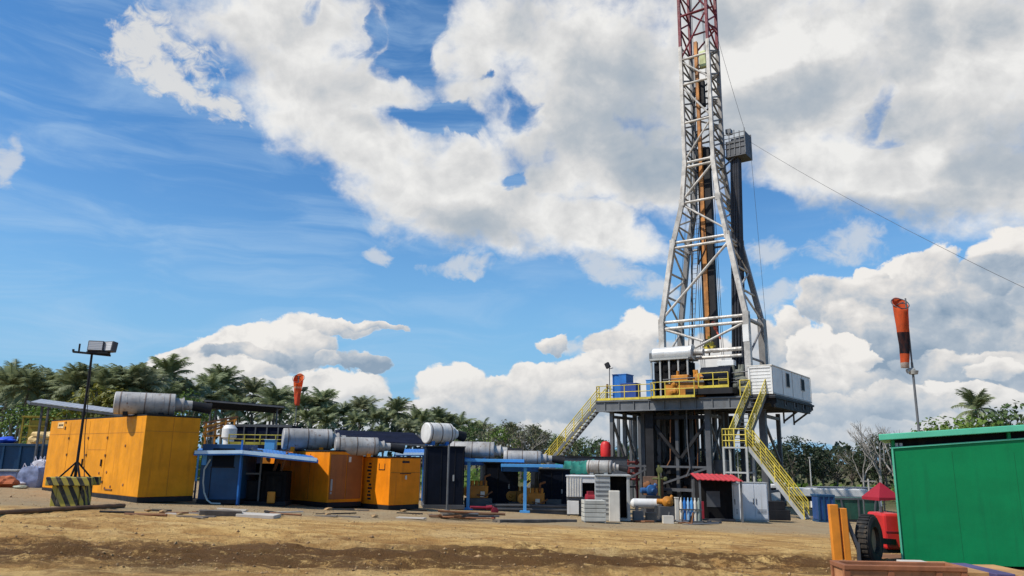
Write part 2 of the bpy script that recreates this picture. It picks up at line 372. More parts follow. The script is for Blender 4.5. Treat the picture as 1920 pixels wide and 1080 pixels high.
GREYS += [(1720,640,300,150,0,.40),(1560,730,200,110,0,.35),(1140,720,170,80,0,.3),(1000,775,220,40,0,.35),(1400,660,150,90,0,.3)]
LIGHTS = [(1560,655,75,45,12,.9),(1700,512,80,26,-14,.8),(1610,520,50,22,-10,.5),(1890,478,70,34,-20,.7),(535,622,95,34,-10,.5),(700,612,60,10,4,.6),(850,715,60,28,0,.6),(940,722,60,22,0,.5),(1190,620,36,36,0,.7),(1760,750,130,16,0,.5),(1850,690,50,16,0,.6),(300,680,60,16,-20,.5),(650,715,110,24,0,.5),(1450,110,240,46,-18,.6),(1570,290,80,40,0,.35),(1150,420,120,36,10,.3),(760,330,120,30,30,.2),(930,90,70,60,0,.35)]
GREYS = [g_ for g_ in GREYS if g_[1] < 480]; LIGHTS = [g_ for g_ in LIGHTS if g_[1] < 480]
gf = W.math('SUBTRACT', W.math('MINIMUM', field(P1s, GREYS, 'ADD'), 1.1), W.math('MULTIPLY', field(P1s, LIGHTS, 'ADD'), .75))
def blob_q(P, b):
    px, py, rx, ry, rot = b[:5]; c, s = math.cos(R(rot)), math.sin(R(rot)); h = 4.0
    a0 = azel(px, py); a1 = azel(px+h, py); a2 = azel(px, py+h)
    J = Matrix((((a1[0]-a0[0])/h, (a2[0]-a0[0])/h), ((a1[1]-a0[1])/h, (a2[1]-a0[1])/h))).inverted()
    m1 = [(c*J[0][k] + s*J[1][k])/rx for k in (0, 1)]; m2 = [(-s*J[0][k] + c*J[1][k])/ry for k in (0, 1)]
    return (W.vec('DOT_PRODUCT', P, (m1[0], m1[1], -(m1[0]*a0[0]+m1[1]*a0[1]))), W.vec('DOT_PRODUCT', P, (m2[0], m2[1], -(m2[0]*a0[0]+m2[1]*a0[1]))))
base_n = W.math('MULTIPLY_ADD', sh1, 1.15, W.math('MULTIPLY_ADD', sh2, .6, W.math('MULTIPLY_ADD', fb2, .36, -.18)))
glow, alow = None, None
for b in LOW:
    q1, q2 = blob_q(P1s, b); f = W.math('MULTIPLY_ADD', W.math('MULTIPLY_ADD', q2, q2, W.math('MULTIPLY', q1, q1)), -1.0, 1.0)
    al = W.ramp(W.math('ADD', f, nlow), -.04, .26)
    gb = W.math('MULTIPLY_ADD', q2, .33, W.math('MULTIPLY_ADD', q1, .11, .37+b[5]*1.25))
    if glow is None: glow, alow = gb, al
    else:
        glow = W.math('MULTIPLY_ADD', W.math('SUBTRACT', gb, glow), al, glow); alow = W.math('MAXIMUM', alow, al)
glow = W.math('ADD', glow, base_n, clamp=True)
asoft = W.math('MULTIPLY', W.ramp(W.math('ADD', field(P1, SOFT), W.math('MULTIPLY_ADD', fw, 2.6, -1.35)), -.45, .95), .72)
core = W.ramp(dbig, .3, 1.6)
kd = W.ramp(eln, 12, 18, 1.1, .12)          # the far low cumulus is crisper than the near soft sheet
g = W.math('ADD', W.math('MULTIPLY', gf, .74), W.math('MULTIPLY_ADD', sh1, .9, W.math('MULTIPLY', W.math('MULTIPLY', sh2, 1.15), kd)))
g = W.math('ADD', g, W.math('MULTIPLY_ADD', core, .26, .10))
g = W.math('ADD', g, W.math('MULTIPLY', W.math('MULTIPLY_ADD', fb2, .6, -.3), kd), clamp=True)
CLOUD_HI = (.83, .80, .75); CLOUD_LO = (.33, .39, .46)
cr = W.n('ShaderNodeValToRGB'); el_ = cr.color_ramp.elements
el_[0].position = 0; el_[0].color = (.88,.87,.845,1); el_[1].position = 1; el_[1].color = (.36,.43,.505,1)
for p_, c_ in ((.3, (.69,.69,.685,1)), (.62, (.49,.53,.57,1))):
    e_ = el_.new(p_); e_.color = c_
W.L.new(g, cr.inputs[0]); ccol = cr.outputs[0]
cr2 = W.n('ShaderNodeValToRGB'); e2 = cr2.color_ramp.elements
e2[0].position = 0; e2[0].color = (.90,.865,.82,1); e2[1].position = 1; e2[1].color = (.25,.34,.45,1)
for p_, c_ in ((.28, (.72,.70,.68,1)), (.6, (.45,.51,.58,1))):
    e_ = e2.new(p_); e_.color = c_
W.L.new(glow, cr2.inputs[0]); lcol = cr2.outputs[0]
hazec = W.ramp(eln, -2, 9, .45, 0)
lcol = W.mix(hazec, lcol, (.60, .66, .72))
# thin cirrus streaks in the blue
cp = W.vec('MULTIPLY', W.vec('ADD', P0, (0, 0, 0)), (.07, .38, 0))
ci = W.noise(W.vec('ADD', cp, W.vec('MULTIPLY', W.noise(P0, .09, 2).outputs['Color'], (.9, .9, 0))), 1.0, 7, .6, .6).outputs[0]
cirr = W.math('MULTIPLY', W.ramp(ci, .40, .78), .5)
cirr = W.math('MULTIPLY', cirr, W.ramp(azn, 14, -8, .25, 1.0))
skyc = W.vec('MULTIPLY', sky.outputs[0], (SKY_K, SKY_K, SKY_K))
hs = W.n('ShaderNodeHueSaturation'); hs.inputs['Saturation'].default_value = 1.27; hs.inputs['Value'].default_value = 1.0
W.L.new(skyc, hs.inputs['Color']); skyc = hs.outputs[0]
skyc = W.mix(W.ramp(eln, 20, 0, 0, .9), skyc, (.19, .46, .75))
skyc = W.mix(cirr, skyc, (.46, .64, .84))
skyc = W.mix(asoft, skyc, (.68,.70,.72))
skyc = W.mix(awisp, skyc, (.74,.74,.73))
skyc = W.mix(W.math('MULTIPLY', abig, .97), skyc, ccol)
skyc = W.mix(W.math('MULTIPLY', alow, .97), skyc, lcol)
world.cycles.sampling_method = 'MANUAL'; world.cycles.sample_map_resolution = 512
W.L.new(skyc, bg.inputs['Color']); bg.inputs['Strength'].default_value = 1.0
scene.view_settings.view_transform = 'Standard'; scene.view_settings.look = 'None'; scene.view_settings.exposure = 0; scene.view_settings.gamma = 1

# ------------------------------------------------------------------ ground
from mathutils import noise as mnoise
def soft_noise(x, y):
    return (math.sin(x*.9+1.3*math.sin(y*.7))+math.sin(y*1.7+.8*math.sin(x*.53+2)))*.5
def rut(y, x):
    v = 0
    for yc, w, d in ((15.9, .35, .09), (14.3, .3, .085), (17.4, .3, .07), (13.2, .25, .075), (12.3, .25, .05)):
        k = (y - yc - .25*math.sin(x*.21+yc) - .04*x*(1 if yc < 14 else -.3))/w
        v -= d*math.exp(-k*k) - .4*d*math.exp(-(abs(k)-2)**2)
    return v
def gz(x, y):
    z = terr(x, y)
    if 4 < y < 40 and abs(x) < 40:
        fade = min(1, (40-y)/10, (y-4)/3, (40-abs(x))/8)
        z += fade*(.02*soft_noise(x*1.3, y*1.9) + ((rut(y, x) + (.075*mnoise.fractal(Vector((x*1.1, y*1.5, 0)), 1.0, 2.2, 5)+.05*mnoise.fractal(Vector((x*3.3, y*4.1, 7)), .8, 2.1, 3))*(1.0 if 11.8 < y-.33*x < 16.6 else .42)) if y < 22 else 0))
    return z
def axis(stops):
    out = []
    for a, b, s in stops:
        k = a
        while k < b - 1e-6: out.append(k); k += s
    out.append(stops[-1][1]); return out
xs = axis([(-2500,-400,300), (-400,-60,20), (-60,-24,2), (-24,-13,.3), (-13,13,.12), (13,24,.3), (24,60,2), (60,400,20), (400,2500,300)])
ys = axis([(-300,-20,40), (-20,6,2), (6,9.5,.4), (9.5,20,.085), (20,22,.2), (22,40,.5), (40,60,2), (60,300,20), (300,3000,300)])
gb = MB(); nx = len(xs)
gb.v = [(x, y, gz(x, y)) for y in ys for x in xs]
gb.f = [(j*nx+i, j*nx+i+1, (j+1)*nx+i+1, (j+1)*nx+i) for j in range(len(ys)-1) for i in range(nx-1)]
gb.sm = [True]*len(gb.f)
def dirt_mat():
    m, t, b = new_mat('churned_tan_dirt'); co = t.n('ShaderNodeTexCoord').outputs['Object']
    s = t.n('ShaderNodeSeparateXYZ'); t.L.new(co, s.inputs[0]); X, Y = s.outputs[0], s.outputs[1]
    n0 = t.noise(co, .35, 5, .6).outputs[0]
    n1 = t.noise(t.scale(co, (.75, 1.25, 1)), 1.0, 9, .72, .3).outputs[0]; n4 = t.noise(co, 22, 6, .75).outputs[0]
    n2 = t.noise(co, 5.5, 8, .7).outputs[0]
    n3 = t.noise(t.scale(co, (.32, 1.0, 1)), 1.0, 8, .7, .4).outputs[0]
    c = t.mix(t.ramp(n1, .32, .68), (.37,.19,.058), (.71,.465,.175))
    c = t.mix(t.ramp(n0, .5, .72, 0, .5), c, (.80,.60,.29))
    c = t.mix(t.ramp(n2, .48, .66, 0, .7), c, (.31,.165,.055)); c = t.mix(t.ramp(n4, .54, .74, 0, .35), c, (.2,.115,.05)); c = t.mix(t.ramp(n4, .44, .25, 0, .3), c, (.80,.63,.37)); c = t.mix(t.math('MULTIPLY', t.ramp(n3, .53, .66), t.ramp(n2, .35, .6, .35, .85)), c, (.235,.12,.042))
    # churned damp track across the yard
    yy = t.math('ADD', Y, t.math('MULTIPLY_ADD', n0, 2.4, -1.2))
    yy = t.math('ADD', yy, t.math('ADD', t.math('MULTIPLY', X, -.33), t.math('MULTIPLY_ADD', n3, 2.4, -1.2)))
    band = t.math('MULTIPLY', t.ramp(yy, 11.6, 12.8), t.ramp(yy, 16.7, 15.0))
    band2 = t.math('MULTIPLY', t.math('MULTIPLY', t.ramp(yy, 9.9, 10.4), t.ramp(yy, 11.8, 11.2)), t.ramp(X, -4, 3, .2, .75))
    bm_ = t.math('MAXIMUM', band, band2)
    k = t.math('MULTIPLY', bm_, t.ramp(t.math('ADD', t.math('MULTIPLY', n3, .5), t.math('ADD', t.math('MULTIPLY', n2, .5), t.math('MULTIPLY', n4, .1))), .425, .555))
    c = t.mix(t.math('MULTIPLY', k, .94), c, t.mix(t.math('ADD', t.math('MULTIPLY', n2, .6), t.math('MULTIPLY', n4, .4)), (.022,.008,.002), (.20,.10,.036)))
    # grey trampled pad round the machines
    pad = t.ramp(t.math('ADD', t.math('ADD', Y, t.math('MULTIPLY_ADD', n0, 5, -2.5)), t.math('MULTIPLY', X, -.25)), 23.2, 26.0)
    c = t.mix(t.math('MULTIPLY', pad, t.ramp(n1, .2, .6, .45, .85)), c, t.mix(n2, (.17,.125,.075), (.52,.42,.27)))
    far = t.ramp(Y, 52, 75); c = t.mix(far, c, t.mix(n2, (.06,.07,.025), (.15,.13,.06)))
    t.L.new(c, b.inputs['Base Color']); b.inputs['Roughness'].default_value = .92; b.inputs['Specular IOR Level'].default_value = .15
    bn = t.n('ShaderNodeBump'); bn.inputs['Strength'].default_value = .9; bn.inputs['Distance'].default_value = .14
    hh = t.math('ADD', t.math('MULTIPLY', n2, .6), t.math('ADD', t.math('MULTIPLY', n1, .6), t.math('MULTIPLY', n4, .35)))
    t.L.new(hh, bn.inputs['Height']); t.L.new(bn.outputs[0], b.inputs['Normal'])
    return m
g_o = gb.to('ground', dirt_mat()); g_o['kind'] = 'structure'
# loose stones and clods: one mass nobody could count
CLOD = paint('dirt_clods', (.33,.21,.1), .95, 0, .35, 0, .4, (.1,.06,.03), .3)
st = MB(); rg = random.Random(5)
OCT = [(0,2,4),(2,1,4),(1,3,4),(3,0,4),(2,0,5),(1,2,5),(3,1,5),(0,3,5)]
for i in range(5200):
    y = 10.5 + 19*rg.random()**1.4; x = rg.uniform(-.75, .62)*y
    r = rg.choice((.008,.011,.011,.015,.018,.026)) * (1.6 if 13 < y < 17 and rg.random() < .2 else 1)
    if rg.random() < .01: r *= 2.2
    z = gz(x, y) + r*.25; j = lambda: r*rg.uniform(.6, 1.3)
    st.add([(x+j(),y,z),(x-j(),y,z),(x,y+j(),z),(x,y-j(),z),(x+r*.2,y,z+j()*.7),(x,y,z-r)], OCT)
so_ = st.to('loose_stones', CLOD); so_['kind'] = 'stuff'; so_['label'] = 'loose stones and clods scattered over the tan dirt'; so_['category'] = 'stones'
# ------------------------------------------------------------------ generator yard
S_DIR = Vector((.67, .74)).normalized()
RZ_G = math.atan2(S_DIR.y, S_DIR.x)         # local x runs along the short end wall, local y along the long lit side
def silencer(T, loc, ang, L, r, m, saddle=None, flip=1):
    """horizontal exhaust drum with banding, end collar, stub and tail pipe; parts under T (local coordinates)"""
    ax = Vector((math.cos(ang), math.sin(ang), 0)); p = Vector(loc) - ax*L/2
    b = MB(); prof = [(0, r*.90), (.015, r*.975), (.03, r)]
    for k in range(1, 5):
        t = L*k/5; prof += [(t-.012, r), (t-.010, r*1.012), (t+.010, r*1.012), (t+.012, r)]
    prof += [(L-.03, r), (L-.015, r*.975), (L, r*.90)]
    b.lathe(p, ax, prof, 28); d = b.to('silencer_drum', m, T)
    s = MB(); q = p + ax*L
    s.lathe(q - ax*.02, ax, [(0, r*.62), (L*.12, r*.60), (L*.125, r*.70), (L*.155, r*.70), (L*.16, r*.46), (L*.3, r*.44)], 18); s.to('outlet_collar', m, d)
    e = MB(); e.tube(q + ax*L*.27, q + ax*L*.62 + Vector((0,0,-r*.25)), r*.42, 16, r*.5); e.to('tail_pipe', BLACK, d)
    for t in (.1, .5, .9): w_ = MB(); w_.lathe(p+ax*(L*t-.022), ax, [(0, r*1.004), (.002, r*1.02), (.042, r*1.02), (.044, r*1.004)], 28); w_.to('strap', paint('strap_dark', (.16,.13,.11), .7, 0, .3, .5, .5), d)
    c = MB()
    for t in (.2, .78):
        o = p + ax*L*t; n = Vector((-ax.y, ax.x, 0))
        c.box(o + Vector((0,0,-r*.85)), (.16, r*1.3, r*.6), rot=Matrix.Rotation(ang, 3, 'Z'))
    c.to('saddle', saddle or BLACK, T, .01)
    return d
def genset(name, label, loc, W_, L, H, m, rz=RZ_G, skid=.18, door_lines=True, group=None, kind='plain'):
    T = thing(name, label, 'generator', loc, rz, group)
    k = MB(); k.bb(.0, W_, .0, L, 0, skid); k.to('skid', BLACK, T, .015)
    b = MB(); b.bb(0, W_, 0, L, skid, H); b.to('enclosure', m, T, .02)
    r = MB(); e_ = 0 if kind == 'orange' else .03; r.bb(-e_, W_+e_, -e_, L+e_, H+.002, H+.05); r.to('roof_edge', BLACK, T)
    return T
# --- the big orange genset on the left
p = ground(256, 943); H1 = 2.93
g1 = genset('generator_enclosure', 'largest orange generator enclosure, weathered, beside the striped floodlight base', p, 1.95, 9.6, H1, ORANGE_S, kind='orange')
t = MB()
for y in (3.2, 5.1, 7.2): t.bb(-.006, .0, y-.006, y+.006, .3, H1-.1)
for y0, y1, z in ((.1, 9.5, 2.36), (3.25, 5.0, 1.75)): t.bb(-.006, .0, y0, y1, z-.006, z+.006)
t.to('door_seam', paint('seam_line', (.36,.14,.014), .7, 0, .1, 0, 0), g1)  # seam lines in a deeper orange of their own
t = MB()
for y, z in ((2.9, .95), (2.4, .45), (2.9, .38), (1.3, .55), (3.6, .9), (1.5, 1.9)): t.lathe((.004, y, z), (-1,0,0), [(0, .05), (.02, .05), (.03, .03)], 10)
t.bb(-.03, 0, 2.2, 2.9, .33, .37); t.to('lifting_eye', RUSTY, g1)
t = MB(); t.bb(-.016, 0, 8.0, 8.7, 2.62, 2.86); pl = t.to('makers_plate', paint('pale_plate', (.78,.5,.2), .5, 0, .2, 0, .2), g1)
t = MB()
for i in range(3): t.bb(-.02, -.016, 8.08+.17*i, 8.2+.17*i, 2.70, 2.78)
t.bb(-.02, 0, 7.75, 7.84, 2.55, 2.68); t.bb(-.02, 0, 7.75, 7.84, 2.8, 2.88); t.to('plate_mark', BLACK, pl)
t = MB()
t.bb(.97, .98, -.006, 0, .22, H1-.05)
t.bb(.02, 1.93, -.006, 0, 2.4, 2.412); t.to('end_seam', paint('seam_line', (0,0,0)), g1)
for y in (3.2, 5.1, 7.2):
    for z in (.55, 1.5, 2.15): b = MB(); b.bb(-.03,0,y-.05,y+.05,z,z+.09); b.to('hinge', paint('hinge_dark', (.12,.05,.01), .6, 0, .2, .3, .3), g1)
b = MB(); b.bb(-.045,0,3.45,3.52,1.15,1.4); b.to('door_handle', BLACK, g1); b = MB(); b.bb(-.045,0,5.35,5.42,1.15,1.4); b.to('door_handle', BLACK, g1)
silencer(g1, (.35, 1.1, H1+.06+.40), R(-24), 2.0, .40, SILVER)
# --- slanted sheet roof behind it
PALEBLUE = paint('pale_blue_fascia', (.48,.64,.78), .5, 0, .08, 0, .25, (.2,.3,.4))
def shed(name, label, pts, Yd, th, m, posts, cat='shed roof', pm=None):
    c = sum((Vector(q) for q in pts), Vector())/4; base = Vector((c.x, c.y, terr(c.x, c.y)))
    T = thing(name, label, cat, base)
    q = [Vector(v)-base for v in pts]
    r = MB(); r.corr(q[0], q[1], q[3], n=40, amp=.012 if m is not SLATE else .003, t=th or .05); r.to('roof_sheet', m if cat != 'awning' else BLUE, T)
    f = MB()
    for a, b in ((0,1),(1,2),(2,3),(3,0)): f.beam(q[a]-Vector((0,0,.08)), q[b]-Vector((0,0,.08)), .08, .1)
    f.to('roof_frame', pm or DGREY, T)
    if cat == 'awning': f = MB(); f.beam(q[0]-Vector((0,.03,.02)), q[1]-Vector((0,.03,.02)), .05, .12); f.to('fascia', PALEBLUE, T)
    for (s_, t_) in posts:
        u = q[0]+(q[1]-q[0])*s_+(q[3]-q[0])*t_; m_ = MB(); m_.beam((u.x, u.y, terr(u.x+base.x, u.y+base.y)-base.z-.1), (u.x, u.y, u.z-.05), .09 if cat != 'awning' else .06); m_.to('post', pm or DGREY, T)
    return T
shed('lean_to_shed', 'pale zinc lean-to roof sloping down behind the largest orange generator', [at(250,779,38), at(58,754,38), at(52,750,41), at(255,772,41)], 38, .03, SHEET, ((.1,.2),(.9,.2),(.9,.9),(.1,.9)))
shed('canopy_shed', 'dark canvas canopy standing high in front of the palms', [at(384,749,50), at(533,761,50), at(512,770,55), at(392,764,55)], 52, .03, SLATE, ((.08,.1),(.92,.1),(.9,.9),(.1,.9)))
# --- floodlight mast on a striped block
p = ground(132, 950); T = thing('floodlight_mast', 'floodlight mast on a striped yellow and black block, two square lamps on top', 'floodlight', p, R(8))
b = MB(); b.bb(-.30, .30, -.32, .32, 0, .62); blk = b.to('base_block', HAZ, T, .03)
for y0, y1 in ((-.5, -.18), (.18, .5)):
    b = MB(); b.bb(-.60, .60, y0*.85, y1*.85, .60, .84); b.to('base_beam', HAZ, T, .02)
for x0, x1 in ((-.46, -.31), (.31, .44)):
    b = MB(); b.bb(x0, x1, -.28, .28, 0, .60); b.to('base_leg', HAZ, T, .02)
pole = MB(); pole.tube((.02,0,.8), (.02,0,4.55), .042, 10, .034); pole.lathe((.02,0,2.6), (0,0,1), [(0,.055),(.12,.055)], 10); pole.to('pole', BLACK, T)
for a in range(4):
    c, s = math.cos(a*math.pi/2+.6), math.sin(a*math.pi/2+.6); m_ = MB(); m_.beam((.02+.42*c, .36*s, .83), (.02, 0, 1.28), .045); m_.to('stay', BLACK, T)
m_ = MB(); m_.beam((-.52,0,4.5), (.55,0,4.42), .07, .06); m_.beam((-.36,0,4.5), (-.36,0,4.75), .04); m_.beam((-.52,0,4.5), (-.52,0,4.58), .05); m_.bb(-.1,.5,-.12,.12,4.46,4.52); m_.to('cross_arm', BLACK, T)
for x, rz in ((.12, .1), (.48, -.5)):
    e = Matrix.Rotation(rz, 3, 'Z') @ Matrix.Rotation(R(-8), 3, 'X')
    m_ = MB(); m_.box((x, -.02+abs(rz)*.1, 4.68), (.44, .2, .32), rot=e); lm = m_.to('lamp', DGREY, T, .02)
    m_ = MB(); c = Vector((x, -.02+abs(rz)*.1, 4.68)) + e @ Vector((0, -.104, 0)); m_.box(c, (.38, .012, .26), rot=e); m_.to('lamp_glass', LAMPG, lm)
m_ = MB(); m_.poly([(.05,-.03,4.4), (.10,-.05,3.2), (.16,-.07,2.0), (.3,-.2,1.1), (.5,-.4,.5), (.75,-.55,.02)], .012, 5); m_.to('lamp_cable', BLACK, T)

# --- stuff stored at the far left
def at_ground(px, Y): return gx(px, Y)
p = at_ground(56, 42); T = thing('storage_tank', 'large dark blue open tank behind the white and blue sacks', 'tank', p, R(12))
b = MB(); b.bb(-1.9, 1.9, -1, 1, .1, 2.0); b.to('body', BLUEC, T, .03); b = MB()
for x in (-1.9,-1.1,-.3,.5,1.3,1.87): b.bb(x-.05, x+.05, -1.09, -1.0, .1, 2.0)
b.bb(-1.95,1.95,-1.1,-1.0,1.9,2.02); b.to('rib', BLUEC, T, .01); b = MB(); b.bb(-2,2,-1.05,1.05,0,.1); b.to('skid', BLACK, T)
p = at_ground(-14, 43); T = thing('storage_tank', 'dark maroon and green tank at the left edge, under a bright blue tarpaulin', 'tank', p, R(8))
b = MB(); b.bb(-1.3,1.3,-.9,.9,.1,1.9); b.to('body', paint('maroon_tank', (.07,.02,.025), .5, 0, .3, .2, .4, (.02,.07,.03)), T, .03); b = MB()
for x in (-1.25,-.6,.0,.6,1.25): b.bb(x-.04,x+.04,-.97,-.9,.1,1.9)
b.to('rib', DGREY, T); b = MB(); b.bb(-1.35,1.35,-.95,.95,1.9,1.98); b.to('lid', DGREY, T, .02)
b = MB(); q = Vector(p)
b.blob((q.x-.5, q.y-.3, q.z+2.2), .62, 3, 3, .16, .45); b.blob((q.x+.55, q.y-.2, q.z+2.16), .5, 8, 3, .16, .4); solo('tarpaulin', 'bright blue tarpaulin heaped on the maroon tank at the left edge', 'tarpaulin', b, TARP)
p = at_ground(16, 38); T = thing('crate_box', 'grey blue plastic crate behind the red-brown heap', 'crate', p, R(5))
b = MB(); b.bb(-.5,.5,-.4,.4,.08,.62); b.to('body', paint('grey_blue_plastic', (.16,.19,.3), .6, 0, .2, 0, .4, (.3,.3,.35)), T, .03); b = MB(); b.bb(-.53,.53,-.43,.43,.62,.70); b.to('rim', LGREY, T, .01)
b = MB(); [b.bb(x-.08,x+.08,-.4,.4,0,.08) for x in (-.4,0,.4)]; b.to('foot', DGREY, T)
p = at_ground(2, 34); b = MB(); b.blob((0,0,.16), .55, 11, 3, .22, .62); solo('tarpaulin', 'red-brown tarpaulin bundle lying lowest at the left edge', 'tarpaulin', b, TERRA, p)
p = at_ground(31, 35); b = MB(); b.blob((0,0,.13), .3, 21, 3, .18, .48); solo('sack', 'flat white sack lying between red-brown bundle and blue bag', 'sack', b, SACK, p)
p = at_ground(38, 33.5); b = MB(); b.blob((0,0,.07), .28, 26, 3, .18, .3); solo('sack', 'small greenish grey sack flattest on the dirt at far left', 'sack', b, paint('greenish_sack', (.32,.34,.26), .9, 0, .3, 0, .4), p)
def bulk_bag(label, px, Y, w, h, m, seed):
    p = at_ground(px, Y); T = thing('bulk_bag', label, 'bulk bag', p, R(seed*7 % 30))
    import bmesh
    bm = bmesh.new(); bmesh.ops.create_cube(bm, size=1); bmesh.ops.subdivide_edges(bm, edges=bm.edges[:], cuts=6, use_grid_fill=True); rng = random.Random(seed)
    vs = []
    for v in bm.verts:
        x, y, z = v.co; k = 1+.22*(1-(2*z)**2)-.25*max(0, abs(x)+abs(y)-.72); vs.append(((x*k+rng.uniform(-.02,.02))*w, (y*k+rng.uniform(-.02,.02))*w, (z+.5)*h*(1-.12*(x*x+y*y)*2)))
    b = MB(); b.add(vs, [tuple(v.index for v in f.verts) for f in bm.faces], True); bm.free(); b.to('bag_body', m, T)
    b = MB()
    for sx in (-1,1):
        for sy in (-1,1): b.poly([(sx*w*.42, sy*w*.42, h*.85), (sx*w*.36, sy*w*.36, h*1.12), (sx*w*.2, sy*w*.42, h*.95)], .018, 5)
    b.to('loop', SACK, T)
    return p
bulk_bag('blue and white bulk bag against the big orange generator', 58, 35.5, .78, .95, SACKB, 5)
p = bulk_bag('white bulk bag behind the blue and white one', 72, 37.5, .6, 1.25, SACK, 9)
# yellow loader frame and tan tarp over the tanks
p = at_ground(58, 56); T = thing('loader_frame', 'olive yellow machine cage rising above the dark blue tank', 'machine', p, R(10))
b = MB(); b.bb(-.9,.7,-.7,.7,.4,1.6); b.to('chassis', DGREY, T, .04)
b = MB()
for x in (-.8,.75):
    for y in (-.6,.6): b.beam((x,y,1.5),(x,y,4.0),.1)
b.bb(-.9,.85,-.7,.7,4.0,4.12); b.beam((-.8,-.6,2.6),(.75,-.6,2.6),.08); b.beam((-.8,-.6,3.4),(.75,-.6,3.4),.08); b.bb(-.4,.6,-.4,.4,2.5,3.8); b.to('cage', OLIVE, T)
for x in (-.6,.5):
    b = MB(); b.lathe((x,-.85,.5),(0,1,0),[(0,.4),(.04,.5),(.26,.5),(.3,.4)],20); b.to('wheel', RUBBER, T)
p = at_ground(78, 50); b = MB(); b.blob((0,0,2.55), .9, 33, 3, .22, .5); b.blob((.5,.1,2.7), .55, 36, 3, .25, .6); b.bb(-.9,.9,-.6,.6,0,2.4); solo('tarpaulin', 'tan tarpaulin draped over a pile beside the yellow machine cage', 'tarpaulin', b, TAN, p)

# --- blue cabin with two blue sheet awnings
p = gx(368, 28.3); T = thing('control_cabin', 'dark blue control cabin with hose, next to the largest orange generator', 'cabin', p, R(3)); h = 2.1
b = MB(); b.bb(.02, 1.42, 0, 2.2, .14, h); b.to('wall', BLUEC, T, .015)
b = MB(); b.bb(0,1.45,-.03,2.2,0,.14); b.to('skid', BLACK, T)
b = MB(); b.bb(.42,1.2,-.015,0,1.3,1.95); b.to('window', GLASS, T)
b = MB(); b.bb(.38,1.24,-.025,-.0,1.26,1.3); b.bb(.4,.42,-.02,0,.2,1.26); b.to('door_seam', BLACK, T)
b = MB(); b.bb(.05,.22,-.03,0,1.35,1.72); b.to('control_box', LBLUE, T, .01)
b = MB(); b.beam((1.45,-.06,0),(1.45,-.06,2.25),.06); b.to('corner_post', BLUE, T)
b = MB(); b.poly([(.36,-.05,1.55),(.2,-.12,1.2),(.22,-.16,.75),(.3,-.2,.4),(.45,-.25,.14),(.62,-.3,.03),(.95,-.32,.02)], .028, 8); b.to('hose', HOSE, T)
def awning(label, a, b_, c, d, posts, m=LBLUE):
    return shed('awning', label, [a, b_, c, d], 0, .07, m, posts, 'awning', BLUE)
awning('light blue sheet awning over the dark blue cabin, left of the two', at(366,847,28.0), at(456,846,28.0), at(452,839,32.4), at(372,841,32.4), ((.97,.1),(.03,.9)))
aw2 = awning('light blue sheet awning sloping down to the middle orange generator', at(452,846,28.0), at(595,861,28.3), at(575,850,32.6), at(456,838,32.4), ((.02,.1),(.5,.97),(.02,.85)))
bp = gx(505, 32.3)-aw2.location; b = MB(); b.bb(bp.x-1.15,bp.x+.75,bp.y,bp.y+.04,bp.z,bp.z+1.55); b.to('shade_sheet', paint('awning_shade', (.006,.012,.022), .8, 0, .2, 0, .2, spec=.05), aw2)  # added dark sheet that deepens the shade under the awning
# machinery under the awning
p = gx(492, 29.6); T = thing('pump_unit', 'dark pump unit in the shade under the sloping blue awning', 'pump', p, R(4))
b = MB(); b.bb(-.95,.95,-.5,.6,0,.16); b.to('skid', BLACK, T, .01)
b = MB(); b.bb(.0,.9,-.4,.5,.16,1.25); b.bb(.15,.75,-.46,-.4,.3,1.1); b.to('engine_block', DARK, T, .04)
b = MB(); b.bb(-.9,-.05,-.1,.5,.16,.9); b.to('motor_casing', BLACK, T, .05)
b = MB()
for q in (-.88,-.1): b.beam((q,-.3,.16),(q,-.3,2.0),.06)
b.beam((-.88,-.3,1.15),(-.1,-.3,1.15),.06); b.beam((-.88,-.3,1.7),(-.45,-.3,2.1),.06); b.beam((-.88,-.3,2.0),(-.1,-.3,2.0),.06); b.to('frame', GREY, T)
b = MB(); b.bb(.28,.56,-.6,-.46,.1,.52); b.to('fuel_can', YORANGE, T, .03)
b = MB(); b.tube((.6,-.1,1.2),(.8,-.1,1.95),.05); b.tube((.3,.1,1.25),(.45,.1,1.8),.06); b.tube((.5,.2,1.7),(.95,.2,1.75),.09); b.to('exhaust_pipe', RUSTY, T)
p = gx(507, 33); T = thing('control_cabinet', 'amber control cabinet on legs behind the dark pump unit', 'panel', p, R(0))
b = MB(); b.bb(-.42,.42,-.15,.15,1.35,2.1); b.to('panel_box', YORANGE, T, .02); b = MB(); [b.beam((x,0,0),(x,0,1.35),.06) for x in (-.35,.35)]; b.to('leg', DGREY, T)
b = MB(); [b.lathe((x,-.15,1.75),(0,-1,0),[(0,.08),(.02,.08)],12) for x in (-.2,.05)]; b.to('gauge', BLACK, T)

